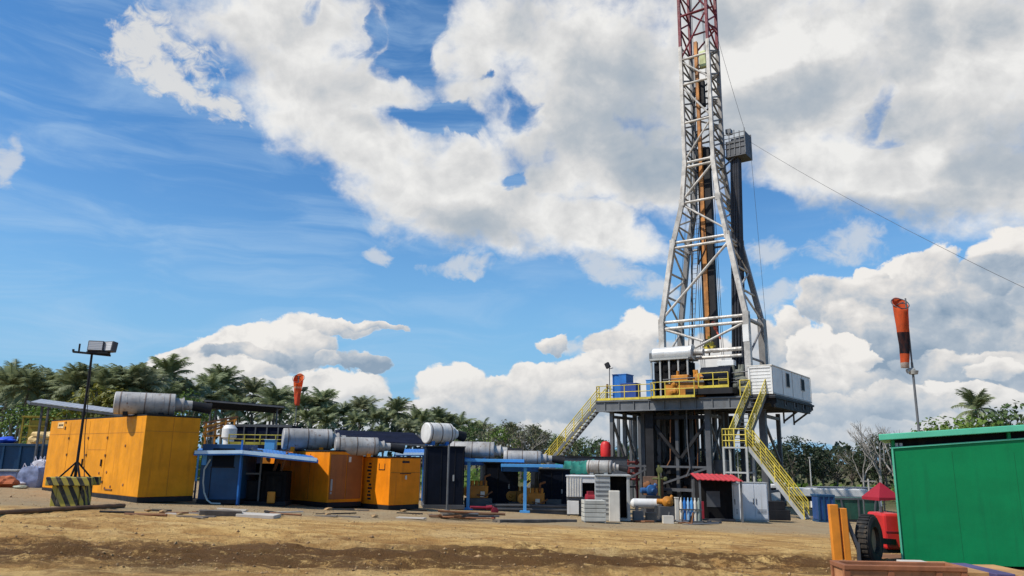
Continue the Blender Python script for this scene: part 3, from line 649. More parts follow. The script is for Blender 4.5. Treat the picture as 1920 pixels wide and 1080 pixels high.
# --- middle and right orange gensets
p = ground(612, 952); g2 = genset('generator_enclosure', 'middle orange generator with brown double doors at its end', p, 1.62, 4.5, 2.1, ORANGE_R)
b = MB(); b.bb(.06,.80,-.02,0,.3,1.98); b.to('door', paint('brown_door', (.30,.095,.02), .5, 0, .1, .05, .3, (.1,.04,.02)), g2, .008)
b = MB(); b.bb(.83,1.56,-.02,0,.3,1.98); b.to('door', paint('brown_door', (0,0,0)), g2, .008)
b = MB(); b.bb(.1,.17,-.05,-.02,.62,1.05); b.bb(.1,.16,-.04,-.02,.5,.58); b.to('door_handle', LGREY, g2); b = MB(); b.bb(.9,1.0,-.035,-.02,1.7,1.9); b.to('sticker', CREAM, g2)
b = MB()
for y in (1.3,2.7): b.bb(-.015,0,y-.012,y+.012,.25,2.0)
b.to('door_seam', paint('seam_line', (0,0,0)), g2)
silencer(g2, (.25, 2.0, 2.1+.48), R(-26), 1.95, .42, SILVER, ORANGE_R)
p = ground(728, 957); g3 = genset('generator_enclosure', 'right orange generator with dark louvre slots on its lit side', p, 1.55, 4.2, 1.98, ORANGE_R)
b = MB(); rng = random.Random(3)
for i in range(11):
    z = .35+i*.135; y = 1.15+rng.uniform(-.06,.08); b.bb(-.012,0,y,y+.13+.14*rng.random(),z,z+.07)
b.bb(-.012,0,.32,.7,1.5,1.53); b.bb(-.012,0,.32,.35,1.5,1.75); b.bb(-.012,0,.67,.7,1.5,1.75); b.to('louvre', BLACK, g3)
b = MB(); b.bb(.5,1.05,-.02,0,1.36,1.39); b.to('vent_slot', BLACK, g3); b = MB(); b.bb(.6,.95,-.02,0,1.78,1.86); b.to('vent_slot', BLACK, g3); b = MB(); b.bb(.76,.83,-.04,0,1.15,1.3); b.to('door_handle', CREAM, g3)
b = MB(); b.bb(.02,1.53,-.014,0,1.40,1.415); b.to('door_seam', paint('seam_line', (0,0,0)), g3)
silencer(g3, (-.55, 1.5, 1.98+.42), R(-30), 1.7, .36, SILVER, ORANGE_R)
# --- navy engine houses
def engine_house(label, px, Y, w, h, d, sil, ang, L, r, off, saddle=BLUE, rz=6, silm=SILVER):
    p = gx(px, Y); T = thing('engine_house', label, 'engine house', p, R(rz))
    b = MB(); b.bb(-w/2,w/2,0,d,.18,h); b.to('enclosure', NAVY, T, .02)
    b = MB(); b.bb(-w/2-.05,w/2+.05,-.06,d,0,.18); b.to('skid', DGREY, T, .01)
    b = MB(); [b.bb(x-.012,x+.012,-.014,0,.25,h-.06) for x in (-w*.46,-w*.1,w*.25,w*.46)]; b.bb(-w/2-.03,w/2+.03,-.05,d,h,h+.05); b.to('panel_seam', BLACK, T)
    b = MB(); b.bb(w*.2,w*.2+.07,-.05,-.014,h*.45,h*.55); b.to('door_handle', LGREY, T)
    silencer(T, (off, .5, h+r+.14), R(ang), L, r, silm, saddle)
    return T
engine_house('tallest navy engine house with short drum silencer, beside the right orange generator', 832, 34, 1.7, 2.62, 3, 1, 28, 1.25, .46, -.35, BLUE, 8, paint('pale_silencer', (.6,.585,.55), .5, 0, .1, .15, .5, (.25,.18,.12)))
e5 = engine_house('middle navy engine house between two blue gantry posts', 939, 36.5, 1.6, 2.1, 3, 1, -8, 2.1, .42, -1.35)
e6 = engine_house('lowest navy engine house, nearest the grey control unit', 1040, 36.0, 1.45, 1.9, 3, 1, -8, 1.75, .36, -1.45)
b = MB(); b.bb(-.4,.3,-.04,0,.22,.6); b.to('radiator_grille', GREY, e6)
for hx, hs in ((e5, -1.35), (e6, -1.45)):
    b = MB(); b.bb(hs-.95, hs+.75, .25, .85, 1.98 if hx is e5 else 1.8, 2.36 if hx is e5 else 2.12); b.to('silencer_cradle', BLUE, hx, .02)
p = gx(838, 33.2); b = MB(); b.tube((0,0,0),(0,0,2.7),.045,10); b.lathe((0,0,0),(0,0,1),[(0,.12),(.03,.12)],12); solo('steel_pole', 'thin grey pole in front of the tallest navy engine house', 'pole', b, GREY, p)
def gantry(label, px0, px1, Y, zt, post_px):
    a = gx(px0, Y); c = gx(px1, Y); T = thing('gantry', label, 'gantry', a); d = c-a; d.z = 0; zz = zt-a.z
    b = MB(); b.beam((0,0,zz),(d.x,d.y,zz),.5,.13); b.to('roof_beam', LBLUE, T, .01)
    b = MB(); b.bb(0,d.x,.3,1.6,zz+.02,zz+.05); b.to('roof_sheet', BLUE, T)
    for q in post_px:
        g_ = gx(q, Y)-a; b = MB(); b.beam((g_.x,g_.y,g_.z),(g_.x,g_.y,zz-.05),.14); b.bb(g_.x-.22,g_.x+.22,g_.y-.1,g_.y+.1,g_.z,g_.z+.1); b.to('post', LBLUE, T, .01)
gantry('light blue gantry roof on one post, left of the two', 866, 982, 34.6, at(900,863,34.6).z, (877,))
gantry('light blue gantry roof on one post, nearest the lowest navy engine house', 938, 1055, 34.2, at(980,873,34.2).z, (984,))
shed('awning', 'small light blue awning behind the right orange generator', [at(742,850,40), at(800,850,40), at(800,842,42), at(745,842,42)], 0, 0, LBLUE, ((.1,.1),(.9,.1),(.1,.9),(.9,.9)), 'awning', BLUE)
def engine(label, px, Y, m, s=1.0, rz=0, h0=.3):
    p = gx(px, Y); T = thing('pump_engine', label, 'engine', p, R(rz))
    b = MB(); b.bb(-.6*s,.6*s,-.3*s,.3*s,0,h0); b.to('skid', DGREY, T, .01)
    b = MB(); b.bb(-.42*s,.42*s,-.24*s,.24*s,h0,h0+.55*s)
    for k in range(4): b.lathe((-.3*s+.2*s*k,-.12*s,h0+.55*s),(0,0,1),[(0,.085*s),(.2*s,.085*s),(.22*s,.06*s)],12)
    b.to('engine_block', m, T, .02)
    b = MB(); b.lathe((-.5*s,-.26*s,h0+.3*s),(0,-1,0),[(0,.2*s),(.05,.24*s),(.09,.24*s),(.1,.1*s),(.16,.06*s)],18); b.to('flywheel', m, T)
    b = MB(); b.poly([(.25*s,-.2*s,h0+.6*s),(.25*s,-.3*s,h0+.95*s),(.5*s,-.3*s,h0+1.05*s)],.05*s,8); b.to('exhaust_pipe', RUSTY, T); b = MB(); b.poly([(-.1*s,-.3*s,h0+.15*s),(.3*s,-.34*s,h0+.1*s),(.6*s,-.3*s,h0+.3*s)],.035*s,8); b.to('coolant_pipe', RUSTY, T)
    b = MB(); b.bb(.05*s,.25*s,-.34*s,-.24*s,h0+.05,h0+.3*s); b.to('filter_housing', CREAM, T, .01)
engine('amber pump engine beside the left gantry post', 896, 35.6, YORANGE, 1.0, 10, .5)
engine('amber pump engine half hidden right of the right gantry post', 1003, 35.4, YORANGE, 1.0, -8, .3)
engine('amber pump engine partly behind the right gantry post', 974, 36.8, YORANGE, .9, 5, .4)
p = gx(998, 34.9); b = MB(); b.bb(-2.05,2.15,-.25,.5,-.05,.28); b.bb(-2.05,2.15,-.32,.6,.28,.36); b.bb(-2.1,2.2,-.34,-.28,.12,.2); solo('steel_skid', 'long grey steel skid under the navy engine houses', 'skid', b, DGREY, p, R(-3), None, .015)
# --- things seen above the middle of the yard
p = gx(490, 48); T = thing('mud_tank', 'long dark mud tank behind the blue awnings', 'tank', p, R(-2))
zt = at(490,798,48).z-p.z; zb = at(490,828,48).z-p.z
b = MB(); b.bb(-1.9,1.9,-1,1,.2,zt); b.to('body', SLATE, T, .03); b = MB(); b.bb(-2,2,-1.05,1.05,0,.2); b.to('skid', BLACK, T)
b = MB(); [b.bb(x-.04,x+.04,-1.07,-1,.2,zt) for x in (-1.7,-1,-.3,.4,1.1,1.8)]; b.bb(-1.92,1.92,-1.08,-1.0,zt-.12,zt+.03); b.to('rib', DGREY, T)
def rail(name, label, pts, m=YEL, h=1.05, mid=True, toe=True, sp=1.3, r=.028, parent=None):
    """guard rail along pts (world or parent-local); posts are parts"""
    T = parent or thing(name, label, 'railing', pts[0]); o = Vector((0,0,0)) if parent else Vector(pts[0])
    b = MB(); t = MB(); P = [Vector(q)-o for q in pts]; up = Vector((0,0,1)); posts = []
    for a, c in zip(P[:-1], P[1:]):
        b.tube(a+up*h, c+up*h, r, 8)
        if mid: b.tube(a+up*h*.55, c+up*h*.55, r*.85, 8)
        if toe: t.beam(a+up*.08, c+up*.08, .012, .15)
        n = max(1, round((c-a).length/sp))
        posts += [a+(c-a)*(i/n) for i in range(n)]
    posts.append(P[-1])
    rl = b.to('rail', m, T)
    if toe: t.to('toe_board', m, T)
    for q in posts:
        k = MB(); k.beam(q, q+up*(h+.01), r*2); k.to('post', m, T)
    return T
z = at(480,834,44).z
rail('railing', 'olive yellow guard railing along the mud tank walkway', [(at(428,834,44).x,44,z),(at(545,836,44).x,44,z)], paint('olive_rail', (.32,.27,.03), .6, 0, .2, .1, .4), .55, True, True, .8)
p = gx(400, 46); T = thing('pipe_rack', 'rusty orange and yellow steel rack above the dark blue cabin', 'rack', p, R(8)); z0 = at(400,828,46).z-p.z; z1 = at(400,784,46).z-p.z
b = MB()
for x in (-.75,-.2,.35,.85):
    b.beam((x,0,0),(x,0,z1-.25+.15*(x>0)),.1)
b.beam((-.9,0,z0+.3),(.95,0,z0+.4),.1); b.beam((-.9,-.1,z1-.55),(.95,.1,z1-.05),.12); b.beam((-.9,-.1,z1-.9),(.2,.1,z1-.5),.12); b.to('frame', YORANGE, T)
b = MB(); b.beam((-.9,-.2,z1-.32),(1.0,.1,z1+.12),.1); b.beam((-.6,-.2,z1-.62),(.5,.1,z1-.3),.09); b.to('rail_bar', REDB if False else RUSTY, T)
p = gx(420, 45); z0 = at(420,820,45).z-p.z; b = MB(); b.lathe((0,0,0),(0,0,1),[(0,.3),(z0-.1,.3),(z0,.42),(z0+.5,.42),(z0+.7,.25),(z0+.72,.1)],18); solo('white_vessel', 'white domed vessel beside the rusty orange rack', 'vessel', b, WHITE, p)
p = gx(500, 43.5); z0 = at(500,836,43.5).z-p.z; b = MB(); b.bb(-.28,.28,-.2,.2,0,z0+.3); b.bb(-.32,.32,-.24,.24,z0+.3,z0+.34); solo('junction_box', 'small blue box below the yellow guard railing', 'box', b, LBLUE, p, 0, None, .01)
shed('canopy_shed', 'low dark canvas awning sloping down behind the right orange generator', [at(635,826,43), at(800,832,43), at(785,814,48), at(628,806,48)], 0, 0, SLATE, ((.05,.1),(.95,.1),(.95,.9),(.05,.9)), 'shed roof')
# --- boards, mats, scrap in front of the sets
def board(label, x0, y0, x1, y1, Yw, m, h=.12, w=.5):
    a, c = ground(x0,y0), ground(x1,y1); b = MB(); b.beam((0,0,h/2),(c.x-a.x,c.y-a.y,c.z-a.z+h/2),w,h); return solo('mat_board', label, 'board', b, m, a, 0, None, .012)
board('grey plank beside the foot of the dark blue cabin', 372, 967, 452, 969, 0, TIMBER, .16, .4)
board('pale board lying in front of the pump unit', 440, 968, 520, 972, 0, PALEBOARD, .10, .7)
board('grey plank at the foot of the long steel skid', 930, 980, 1075, 979, 0, TIMBER, .1, .35)
rng = random.Random(19)
for i in range(34):
    px = rng.uniform(215, 800); q = ground(px, rng.uniform(953, 971)+.004*px); an = rng.gauss(0,.3); L = rng.uniform(.15,.75); d = Vector((math.cos(an),math.sin(an),rng.uniform(-.03,.03)))*L; b = MB()
    if i % 3 == 0: b.beam(-d, d, rng.uniform(.08,.22), .035)
    elif i % 3 == 1: b.tube(-d, d, rng.uniform(.02,.04), 7)
    else: b.blob((0,0,.02), rng.uniform(.08,.2), i, 1, .3, .4)
    solo('scrap_offcut', 'offcut, clod or bar lying along the front of the generator row', 'scrap', b, (TIMBER, BLACK, CLOD, PALEBOARD, RUSTY, DGREY)[i % 6 if i % 3 != 2 else 2], q+Vector((0,0,.03)), 0, 'offcuts along the front of the generator row')
a = ground(-60, 970); pts = [ground(x, y)-a+Vector((0,0,.06)) for x, y in ((-60,971),(0,966.5),(70,962),(140,957),(205,953),(232,951.5))]; b = MB(); b.poly(pts, .06, 10); solo('ground_pipe', 'long brown pipe lying on the dirt at left', 'pipe', b, PIPEB, a)
rng = random.Random(12); base = ground(862, 975)
for i in range(13):
    o = Vector((rng.uniform(-1.05,.95), rng.uniform(-.5,.6), .05+.28*rng.random()*(1-abs(i-6)/9))); an = rng.gauss(0,.35); L = rng.uniform(.8,2.0)
    d = Vector((math.cos(an), math.sin(an), rng.uniform(-.06,.06)))*L/2; b = MB()
    if i % 3: b.tube(-d, d, rng.uniform(.025,.055), 8)
    else: b.beam(-d, d, .12, .06)
    q = base+o; q.z = terr(q.x,q.y)+o.z; solo('scrap_pipe', 'rusty pipe or bar in the scrap heap before the tallest navy engine house', 'scrap', b, (RUSTY, DGREY, TIMBER, PIPEB)[i % 4], q, 0, 'scrap pipes and bars heaped before the engine houses')
p = ground(911, 975); T = thing('valve_manifold', 'red valve manifold at the right end of the scrap heap', 'valve', p, R(15))
b = MB(); b.tube((-.55,0,.42),(.08,0,.40),.045,10); b.poly([(.0,0,.4),(.2,-.02,.42),(.26,-.02,.3),(.26,-.02,.02)],.07,10); b.to('red_pipe', REDP, T)
b = MB(); b.lathe((.26,-.12,.3),(0,-1,0),[(0,.04),(.05,.13),(.08,.13),(.09,.04)],16); b.to('handwheel', REDP, T)
# ------------------------------------------------------------------ drilling rig, in its own frame: x to the right along its front, y inward, z up
RU = Vector((.58, .815, 0)).normalized(); RX_ = Vector((RU.y, -RU.x, 0)); RRZ = math.atan2(RX_.y, RX_.x)
_o = at(1450, 740, 48.5); RO = Vector((_o.x, _o.y, 0)); ZF = _o.z; ZG = -1.80
def toW(x, y, z): return RO + RX_*x + RU*y + Vector((0,0,z))
def RG(px, py, a):                     # ray meets the rig plane y = a
    d = ray(px, py); t = ((RO - EYEP).dot(RU) + a)/d.dot(RU); p = EYEP + d*t - RO
    return Vector((p.dot(RX_), a, p.z))
def RS(px, py, x):                     # ray meets the rig plane x = const
    d = ray(px, py); t = ((RO - EYEP).dot(RX_) + x)/d.dot(RX_); p = EYEP + d*t - RO
    return Vector((x, p.dot(RU), p.z))
def rt(name, label, cat, x, y, z, group=None):
    T = thing(name, label, cat, toW(x, y, z), RRZ, group); T['_o'] = [x, y, z]; return T
def rp(mb, name, m, T, bevel=0):
    root = T if '_o' in T.keys() else T.parent
    ox, oy, oz = root['_o']; mb.v = [(a-ox, b-oy, c-oz) for a, b, c in mb.v]
    return mb.to(name, m, T, bevel)
XL = RG(1117, 745, 0).x; XD = RG(1405, 740, 0).x; YD = RS(1522, 765, 0).y; ZT = RG(1450, 685, 0).z
YB = 9.0; DECK = .80
# substructure: pad mats, deck, columns, braces
T = rt('rig_substructure', 'dark steel substructure carrying the drill floor high above the yard', 'rig', XL/2, 4.5, ZG)
b = MB(); b.bb(XL, .1, 0, YB, ZF-.06, ZF); rp(b, 'floor_plate', DGREY, T)
b = MB(); b.bb(XL, XD+.2, -.02, .22, ZF-DECK, ZF-.07); b.bb(XL, XD+.2, -.14, .0, ZF-.12, ZF-.05); b.bb(XL, XD+.2, -.14, 0, ZF-DECK-.02, ZF-DECK+.06)
x = XL+.8
while x < XD: b.bb(x-.03, x+.03, -.1, -.02, ZF-DECK+.06, ZF-.12); x += 1.15
rp(b, 'edge_beam', GREY, T, .008)
for y in (2.4, 4.6, 6.8, YB-.2):
    b = MB(); b.bb(XL+.1, .05, y-.12, y+.12, ZF-.6, ZF-.07); rp(b, 'floor_beam', DGREY, T)
for x in (XL+.12, XL*.75, XL*.5, XL*.25, -.1):
    b = MB(); b.bb(x-.12, x+.12, .22, YB-.3, ZF-.75, ZF-.1); rp(b, 'floor_beam', BLACK, T)
def column(px, py, a, w, m, zt=ZF-DECK+.02):
    x = RG(px, py, a).x; b = MB(); b.bb(x-w/2, x+w/2, a-w/2, a+w/2, ZG, zt); b.bb(x-w*.8, x+w*.8, a-w*.8, a+w*.8, ZG, ZG+.08); rp(b, 'column', m, T); return x
c1 = column(1148, 820, .5, .26, GREY); c2 = column(1172, 820, 2.4, .26, GREY); c3 = column(1191, 820, 4.0, .26, GREY); c3b = column(1200, 820, 6.8, .26, DGREY)
c4 = column(1221, 820, 1.0, .60, BLACK); c5 = column(1246, 820, 4.6, .42, DGREY); c6 = column(1281, 820, 6.8, .4, DGREY); column(1297, 820, 3.0, .22, DGREY)
c7 = column(1329, 820, 1.0, .36, DGREY); c8 = column(1354, 820, 4.0, .34, DGREY); c9 = column(1308, 820, 4.6, .2, DGREY); column(1238, 820, 7.5, .3, BLACK)
c10 = column(1432, 820, 2.2, .42, DGREY); c11 = column(1461, 820, 7.2, .26, DGREY); c12 = column(1392, 820, 6.5, .3, DGREY); column(1372, 820, 8.5, .3, DGREY)
for px, a, w, m in ((1160,6.5,.2,DGREY),(1183,8.2,.22,DGREY),(1207,2.6,.26,DGREY),(1299,7.6,.24,BLACK),(1318,6.9,.26,DGREY),(1341,6.4,.3,DGREY),(1364,5.2,.26,DGREY),(1410,4.4,.3,DGREY),(1236,2.8,.34,DGREY),(1270,1.4,.22,DGREY)): column(px, 820, a, w, m)
def rb(p, q, w, m, name='brace'):
    b = MB(); b.beam(p, q, w); rp(b, name, m, T)
zt, zm, zl = ZF-DECK-.35, ZF-DECK-3.2, ZG+1.2
for (xa, ya, xb, yb) in ((c1,.5,c2,2.4), (c2,2.4,c3,4.0), (c7,1,c8,4), (c4,1.0,c5,4.6), (c10,2.2,c11,7.2), (c5,4.6,c6,6.8)):
    rb((xa,ya,zt), (xb,yb,zt), .2, GREY); rb((xa,ya,zt-.1), (xb,yb,zm-.3), .15, GREY); rb((xa,ya,zm-.4), (xb,yb,zm-.4), .14, DGREY); rb((xa,ya,zl), (xb,yb,zl), .14, DGREY)
for (xa, ya, xb, yb) in ((c4,1.0,c7,1.0),(c5,4.6,c8,4.0),(c1,.5,c4,1.0)): rb((xa,ya,zl+.1),(xb,yb,zm-.6),.13,DGREY); rb((xa,ya,zm-.6),(xb,yb,zm-.6),.14,DGREY)
rb((c7,1,zm-.6),(c8,4,zt-.2),.15,GREY); rb((c4,1,zt-.1),(c7,1,zt-.1),.26,BLACK); rb((c4,1,zl),(c7,1,zl),.2,DGREY); rb((c4,1.0,zt-.3),(c4+2.1,1.0,zm),.2,BLACK); rb((c7,1.0,zt-.3),(c7-2.0,1.0,zm),.2,BLACK)
rb((c5,4.6,zm),(c9,4.6,zm),.16,DGREY); rb((c9,4.6,zm+.6),(c8,4,zm+.6),.14,DGREY)
# wellhead equipment and canvas screens under the floor
xa = RG(1262, 830, 3.4).x
T2 = rt('blowout_preventer', 'dark blowout preventer stack standing under the drill floor', 'preventer', xa, 3.4, ZG)
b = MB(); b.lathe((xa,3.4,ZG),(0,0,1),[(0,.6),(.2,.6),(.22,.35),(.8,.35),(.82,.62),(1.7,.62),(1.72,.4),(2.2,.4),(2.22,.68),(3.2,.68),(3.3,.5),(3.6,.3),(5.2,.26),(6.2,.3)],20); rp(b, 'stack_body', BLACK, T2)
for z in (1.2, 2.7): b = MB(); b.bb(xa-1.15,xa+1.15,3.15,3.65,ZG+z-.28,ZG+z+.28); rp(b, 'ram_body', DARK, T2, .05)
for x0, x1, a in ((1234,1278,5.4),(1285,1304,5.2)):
    p0, p1 = RG(x0,780,a), RG(x1,780,a); b = MB(); n = 10
    vs = []
    for i in range(n+1):
        xx = p0.x+(p1.x-p0.x)*i/n; yy = a+.06*math.sin(i*1.9); vs += [(xx,yy,ZF-.8),(xx+.05*math.sin(i),yy+.1*math.sin(i*2.7),ZG+.8+.25*math.sin(i*1.3))]
    vs += [(x_,y_+.03,z_) for x_,y_,z_ in vs]; k = 2*(n+1)
    fs = [(2*i,2*i+1,2*i+3,2*i+2) for i in range(n)]+[(k+2*i+2,k+2*i+3,k+2*i+1,k+2*i) for i in range(n)]+[(2*i,2*i+2,k+2*i+2,k+2*i) for i in range(n)]+[(2*i+3,2*i+1,k+2*i+1,k+2*i+3) for i in range(n)]
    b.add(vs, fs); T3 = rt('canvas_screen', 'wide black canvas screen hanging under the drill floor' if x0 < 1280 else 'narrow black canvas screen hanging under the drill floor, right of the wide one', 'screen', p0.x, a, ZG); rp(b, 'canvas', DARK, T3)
rng = random.Random(8)
for k, px in enumerate((1228, 1243, 1258, 1270, 1288, 1303, 1316, 1341)):
    a = rng.uniform(.6, 3.0); q = RG(px, 800, a); zb2 = ZG+rng.uniform(.6, 3.0); b = MB(); P = [Vector((0,0,ZF-DECK-q.z+.1)), Vector((rng.uniform(-.15,.15),.1,ZF-3-q.z)), Vector((rng.uniform(-.3,.3),.1,zb2-q.z+.6)), Vector((rng.uniform(-.5,.5),.0,zb2-q.z))]
    b.poly(P, rng.uniform(.03,.07), 7); solo('hanging_hose', 'black hose or cable hanging under the drill floor between the dark columns', 'hose', b, (BLACK, DGREY, RUSTY)[k % 3], toW(q.x, a, q.z), RRZ, 'hoses hanging under the drill floor')
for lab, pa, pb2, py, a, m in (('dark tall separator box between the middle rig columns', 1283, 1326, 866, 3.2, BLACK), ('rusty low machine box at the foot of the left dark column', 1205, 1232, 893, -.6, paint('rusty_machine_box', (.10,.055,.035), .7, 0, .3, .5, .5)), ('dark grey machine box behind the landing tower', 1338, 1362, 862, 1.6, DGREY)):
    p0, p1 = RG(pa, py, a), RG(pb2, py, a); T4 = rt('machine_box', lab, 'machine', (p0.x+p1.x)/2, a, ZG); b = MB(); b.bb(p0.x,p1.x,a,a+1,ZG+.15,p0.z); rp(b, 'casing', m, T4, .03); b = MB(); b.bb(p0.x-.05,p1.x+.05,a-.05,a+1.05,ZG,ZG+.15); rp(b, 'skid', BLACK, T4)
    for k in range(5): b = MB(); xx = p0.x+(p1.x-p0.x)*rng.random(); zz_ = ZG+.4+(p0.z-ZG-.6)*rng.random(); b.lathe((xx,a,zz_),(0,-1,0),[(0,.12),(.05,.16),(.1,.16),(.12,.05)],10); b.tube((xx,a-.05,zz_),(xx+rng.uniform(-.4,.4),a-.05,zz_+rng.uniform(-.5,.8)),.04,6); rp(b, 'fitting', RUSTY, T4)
# ------------------------------------------------------------------ derrick
AF0, AF1, AB0, AB1 = 2.6, 3.3, 6.1, 5.45
lev = []
def af(k): return AF0+(AF1-AF0)*k
for (lx, ly, rx, ry, k) in ((1241,606,1399,590,0), (1262,455,1364,441,.5), (1279,382,1347,368,.77), (1284,308,1337,297,1)):
    l, r = RG(lx, ly, af(k)), RG(rx, ry, af(k)); lev.append((l.x, r.x, (l.z+r.z)/2, k))
xs_l, xs_r = lev[3][0], lev[3][1]
up = [((RG(1280,ly,AF1).z+RG(1332,ry,AF1).z)/2) for ly, ry in ((232,219),(160,145),(112,97),(28,14),(-50,-64),(-130,-144),(-210,-224))]
zred = RG(1330, 72, AF1).z; ztop = up[-1]
def leg_pts(side, back):
    L = []
    for xl, xr, z, k in lev:
        L.append(Vector((xl if side < 0 else xr, (AB0+(AB1-AB0)*k) if back else af(k), z)))
    foot = Vector((L[0].x, L[0].y, ZF)); 
    return [foot]+L+[Vector((L[-1].x, L[-1].y, zred)), Vector((L[-1].x, L[-1].y, ztop))]
T = rt('derrick', 'tall grey lattice derrick with a red painted top rising over the drill floor', 'derrick', (lev[0][0]+lev[0][1])/2, 4.3, ZF)
LEG = {}
for s in (-1, 1):
    for bk in (0, 1):
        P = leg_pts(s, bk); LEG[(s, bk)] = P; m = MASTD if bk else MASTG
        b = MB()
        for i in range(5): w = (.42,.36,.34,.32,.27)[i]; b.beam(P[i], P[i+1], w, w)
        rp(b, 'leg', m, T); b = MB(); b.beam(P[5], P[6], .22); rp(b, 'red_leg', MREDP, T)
        for i in (1, 2, 3, 4): b = MB(); b.box(P[i], (.42,.36,.5) if i < 4 else (.34,.34,.5)); rp(b, 'gusset', m, T)
        b = MB(); b.box(P[0]+Vector((0,0,.15)), (.7,.6,.3)); rp(b, 'foot_shoe', m, T)
def br(p, q, r, m=MASTG): b = MB(); b.tube(p, q, r*1.22, 8); rp(b, 'brace', m, T)
def on(side, bk, z):
    P = LEG[(side, bk)]
    for a_, c_ in zip(P[:-1], P[1:]):
        if a_.z-1e-6 <= z <= c_.z+1e-6: return a_+(c_-a_)*((z-a_.z)/max(1e-6, c_.z-a_.z))
    return P[-1]
ZL = [v[2] for v in lev]
for z, dz, r in ((ZL[0],.0,.095), (ZL[0],-.48,.095), (ZL[1],.0,.09), (ZL[1],-.42,.09), (ZL[2],0,.08), (ZL[3],.1,.085), (ZL[3],-.28,.085)):
    br(on(-1,0,z+dz), on(1,0,z+dz), r)
for z in (ZL[0]-.2, ZL[1]-.2, ZL[2], ZL[3]): br(on(-1,1,z), on(-1,0,z), .07, MASTG); br(on(1,0,z), on(1,1,z), .08, MASTG)
for z in (ZL[1], ZL[3]): br(on(-1,1,z), on(1,1,z), .07, MASTD)
br(on(-1,0,ZL[0]+.3), on(1,0,ZL[1]-.5), .085); br(on(-1,0,ZL[2]-.1), on(1,0,ZL[1]+.5), .065); br(on(-1,0,ZL[2]+.25), on(1,0,ZL[3]-.3), .075)
m1 = (on(-1,0,ZL[0])+on(1,0,ZL[0]))/2
br(on(-1,0,ZL[0]-.45), Vector((on(-1,0,0).x+1.15, AF0, ZL[0]-1.6)), .08); br(on(1,0,ZL[0]-.45), Vector((on(1,0,0).x-1.75, AF0, ZL[0]-2.05)), .075)
for py0, py1, r in ((661,652,.12), (674,664,.10)):
    p, q = RG(1302, py0, AF0-.1), RG(1391, py1, AF0-.1); z = (p.z+q.z)/2; br(Vector((p.x,AF0-.1,z)), Vector((q.x,AF0-.1,z)), r)
# upper section, front: horizontals with a zigzag
zz = [ZL[3]+.1]+up
for i, z in enumerate(up):
    red = z > zred; m = MREDP if red else MASTG; br(on(-1,0,z), on(1,0,z), .075, m); z0 = zz[i]; s = -1 if i % 2 else 1
    if i == 0: br(on(-1,0,z0+.2), on(1,0,z-.1), .06, m)
    elif i == 1: br(on(-1,0,z-.1), on(1,0,z0+.1), .06, m)
    else: br(on(s,0,z0+.1), on(-s,0,z-.1), .06, m)
def lacing(s, name, m, za, zb, n, r):
    b = MB(); N = [za+(zb-za)*i/n for i in range(n+1)]
    for i in range(n):
        a0, a1 = (0,1) if i % 2 else (1,0)
        b.tube(on(s,a0,N[i]), on(s,a1,N[i+1]), r, 6); b.tube(on(s,0,N[i+1]), on(s,1,N[i+1]), r, 6)
    rp(b, name, m, T)
def backlace(name, m, za, zb, n, r):
    b = MB(); N = [za+(zb-za)*i/n for i in range(n+1)]
    for i in range(n):
        s = 1 if i % 2 else -1; b.tube(on(s,1,N[i]), on(-s,1,N[i+1]), r, 6); b.tube(on(-1,1,N[i+1]), on(1,1,N[i+1]), r, 6)
    rp(b, name, m, T)
for s in (-1, 1):
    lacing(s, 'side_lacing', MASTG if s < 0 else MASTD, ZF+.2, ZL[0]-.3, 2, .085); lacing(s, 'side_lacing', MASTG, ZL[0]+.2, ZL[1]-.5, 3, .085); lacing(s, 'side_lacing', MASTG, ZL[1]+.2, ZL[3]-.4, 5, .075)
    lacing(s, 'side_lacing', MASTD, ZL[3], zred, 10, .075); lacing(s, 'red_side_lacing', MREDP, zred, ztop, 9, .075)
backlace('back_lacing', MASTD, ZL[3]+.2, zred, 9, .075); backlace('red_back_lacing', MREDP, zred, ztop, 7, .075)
b = MB()
for z, s in ((ZL[0]-1.3, 1),): 
    q = on(1,0,z); b.bb(q.x-.24,q.x+.18,q.y-.24,q.y-.18,z-.6,z+.6)
rp(b, 'white_plate', WHITE, T); b = MB(); q = on(1,1,ZF+2); b.bb(q.x-.22,q.x+.22,q.y-.4,q.y+.3,ZF,ZL[0]+.2); rp(b, 'rear_pedestal', MASTD, T)
b = MB(); q = on(1,0,ZF+1); b.bb(q.x+.25,q.x+.7,q.y+.6,q.y+1.0,ZF+.1,ZF+1.9); rp(b, 'hydraulic_ram', OLIVE, T); 
b = MB(); z0 = ztop; b.bb(xs_l-.3,xs_r+.3,AF1-.3,AB1+.3,z0,z0+.25); b.lathe(((xs_l+xs_r)/2-.5,4.3,z0+.8),(1,0,0),[(0,.5),(1,.5)],20); rp(b, 'crown_block', MREDP, T)
xr0 = RG(1307, 90, 4.3).x; xr1 = RG(1327, 600, 4.3).x; xr = (xr0+xr1)/2
b = MB(); b.bb(xr-.22,xr+.1,4.2,4.5,ZL[0]-1.2,ZL[3]-.2); b.bb(xr-.2,xr+.06,4.2,4.5,ZL[3]-.2,RG(1307,78,4.3).z); rp(b, 'guide_rail', BROWNR, T)
b = MB(); b.bb(xr+.12,xr+.62,4.3,4.7,ZL[0]-2.2,ZL[3]-.3); b.bb(xr-.44,xr-.24,4.5,4.8,ZL[0]-2.2,ZL[3]-.1); b.bb(xr-.5,xr+.5,4.6,5.0,ZL[3]-.2,ZL[3]+1.6); b.bb(xr-.15,xr+.4,4.4,4.8,up[1]-1.6,up[1]+.6); rp(b, 'dark_torque_beam', BLACK, T)
b = MB()
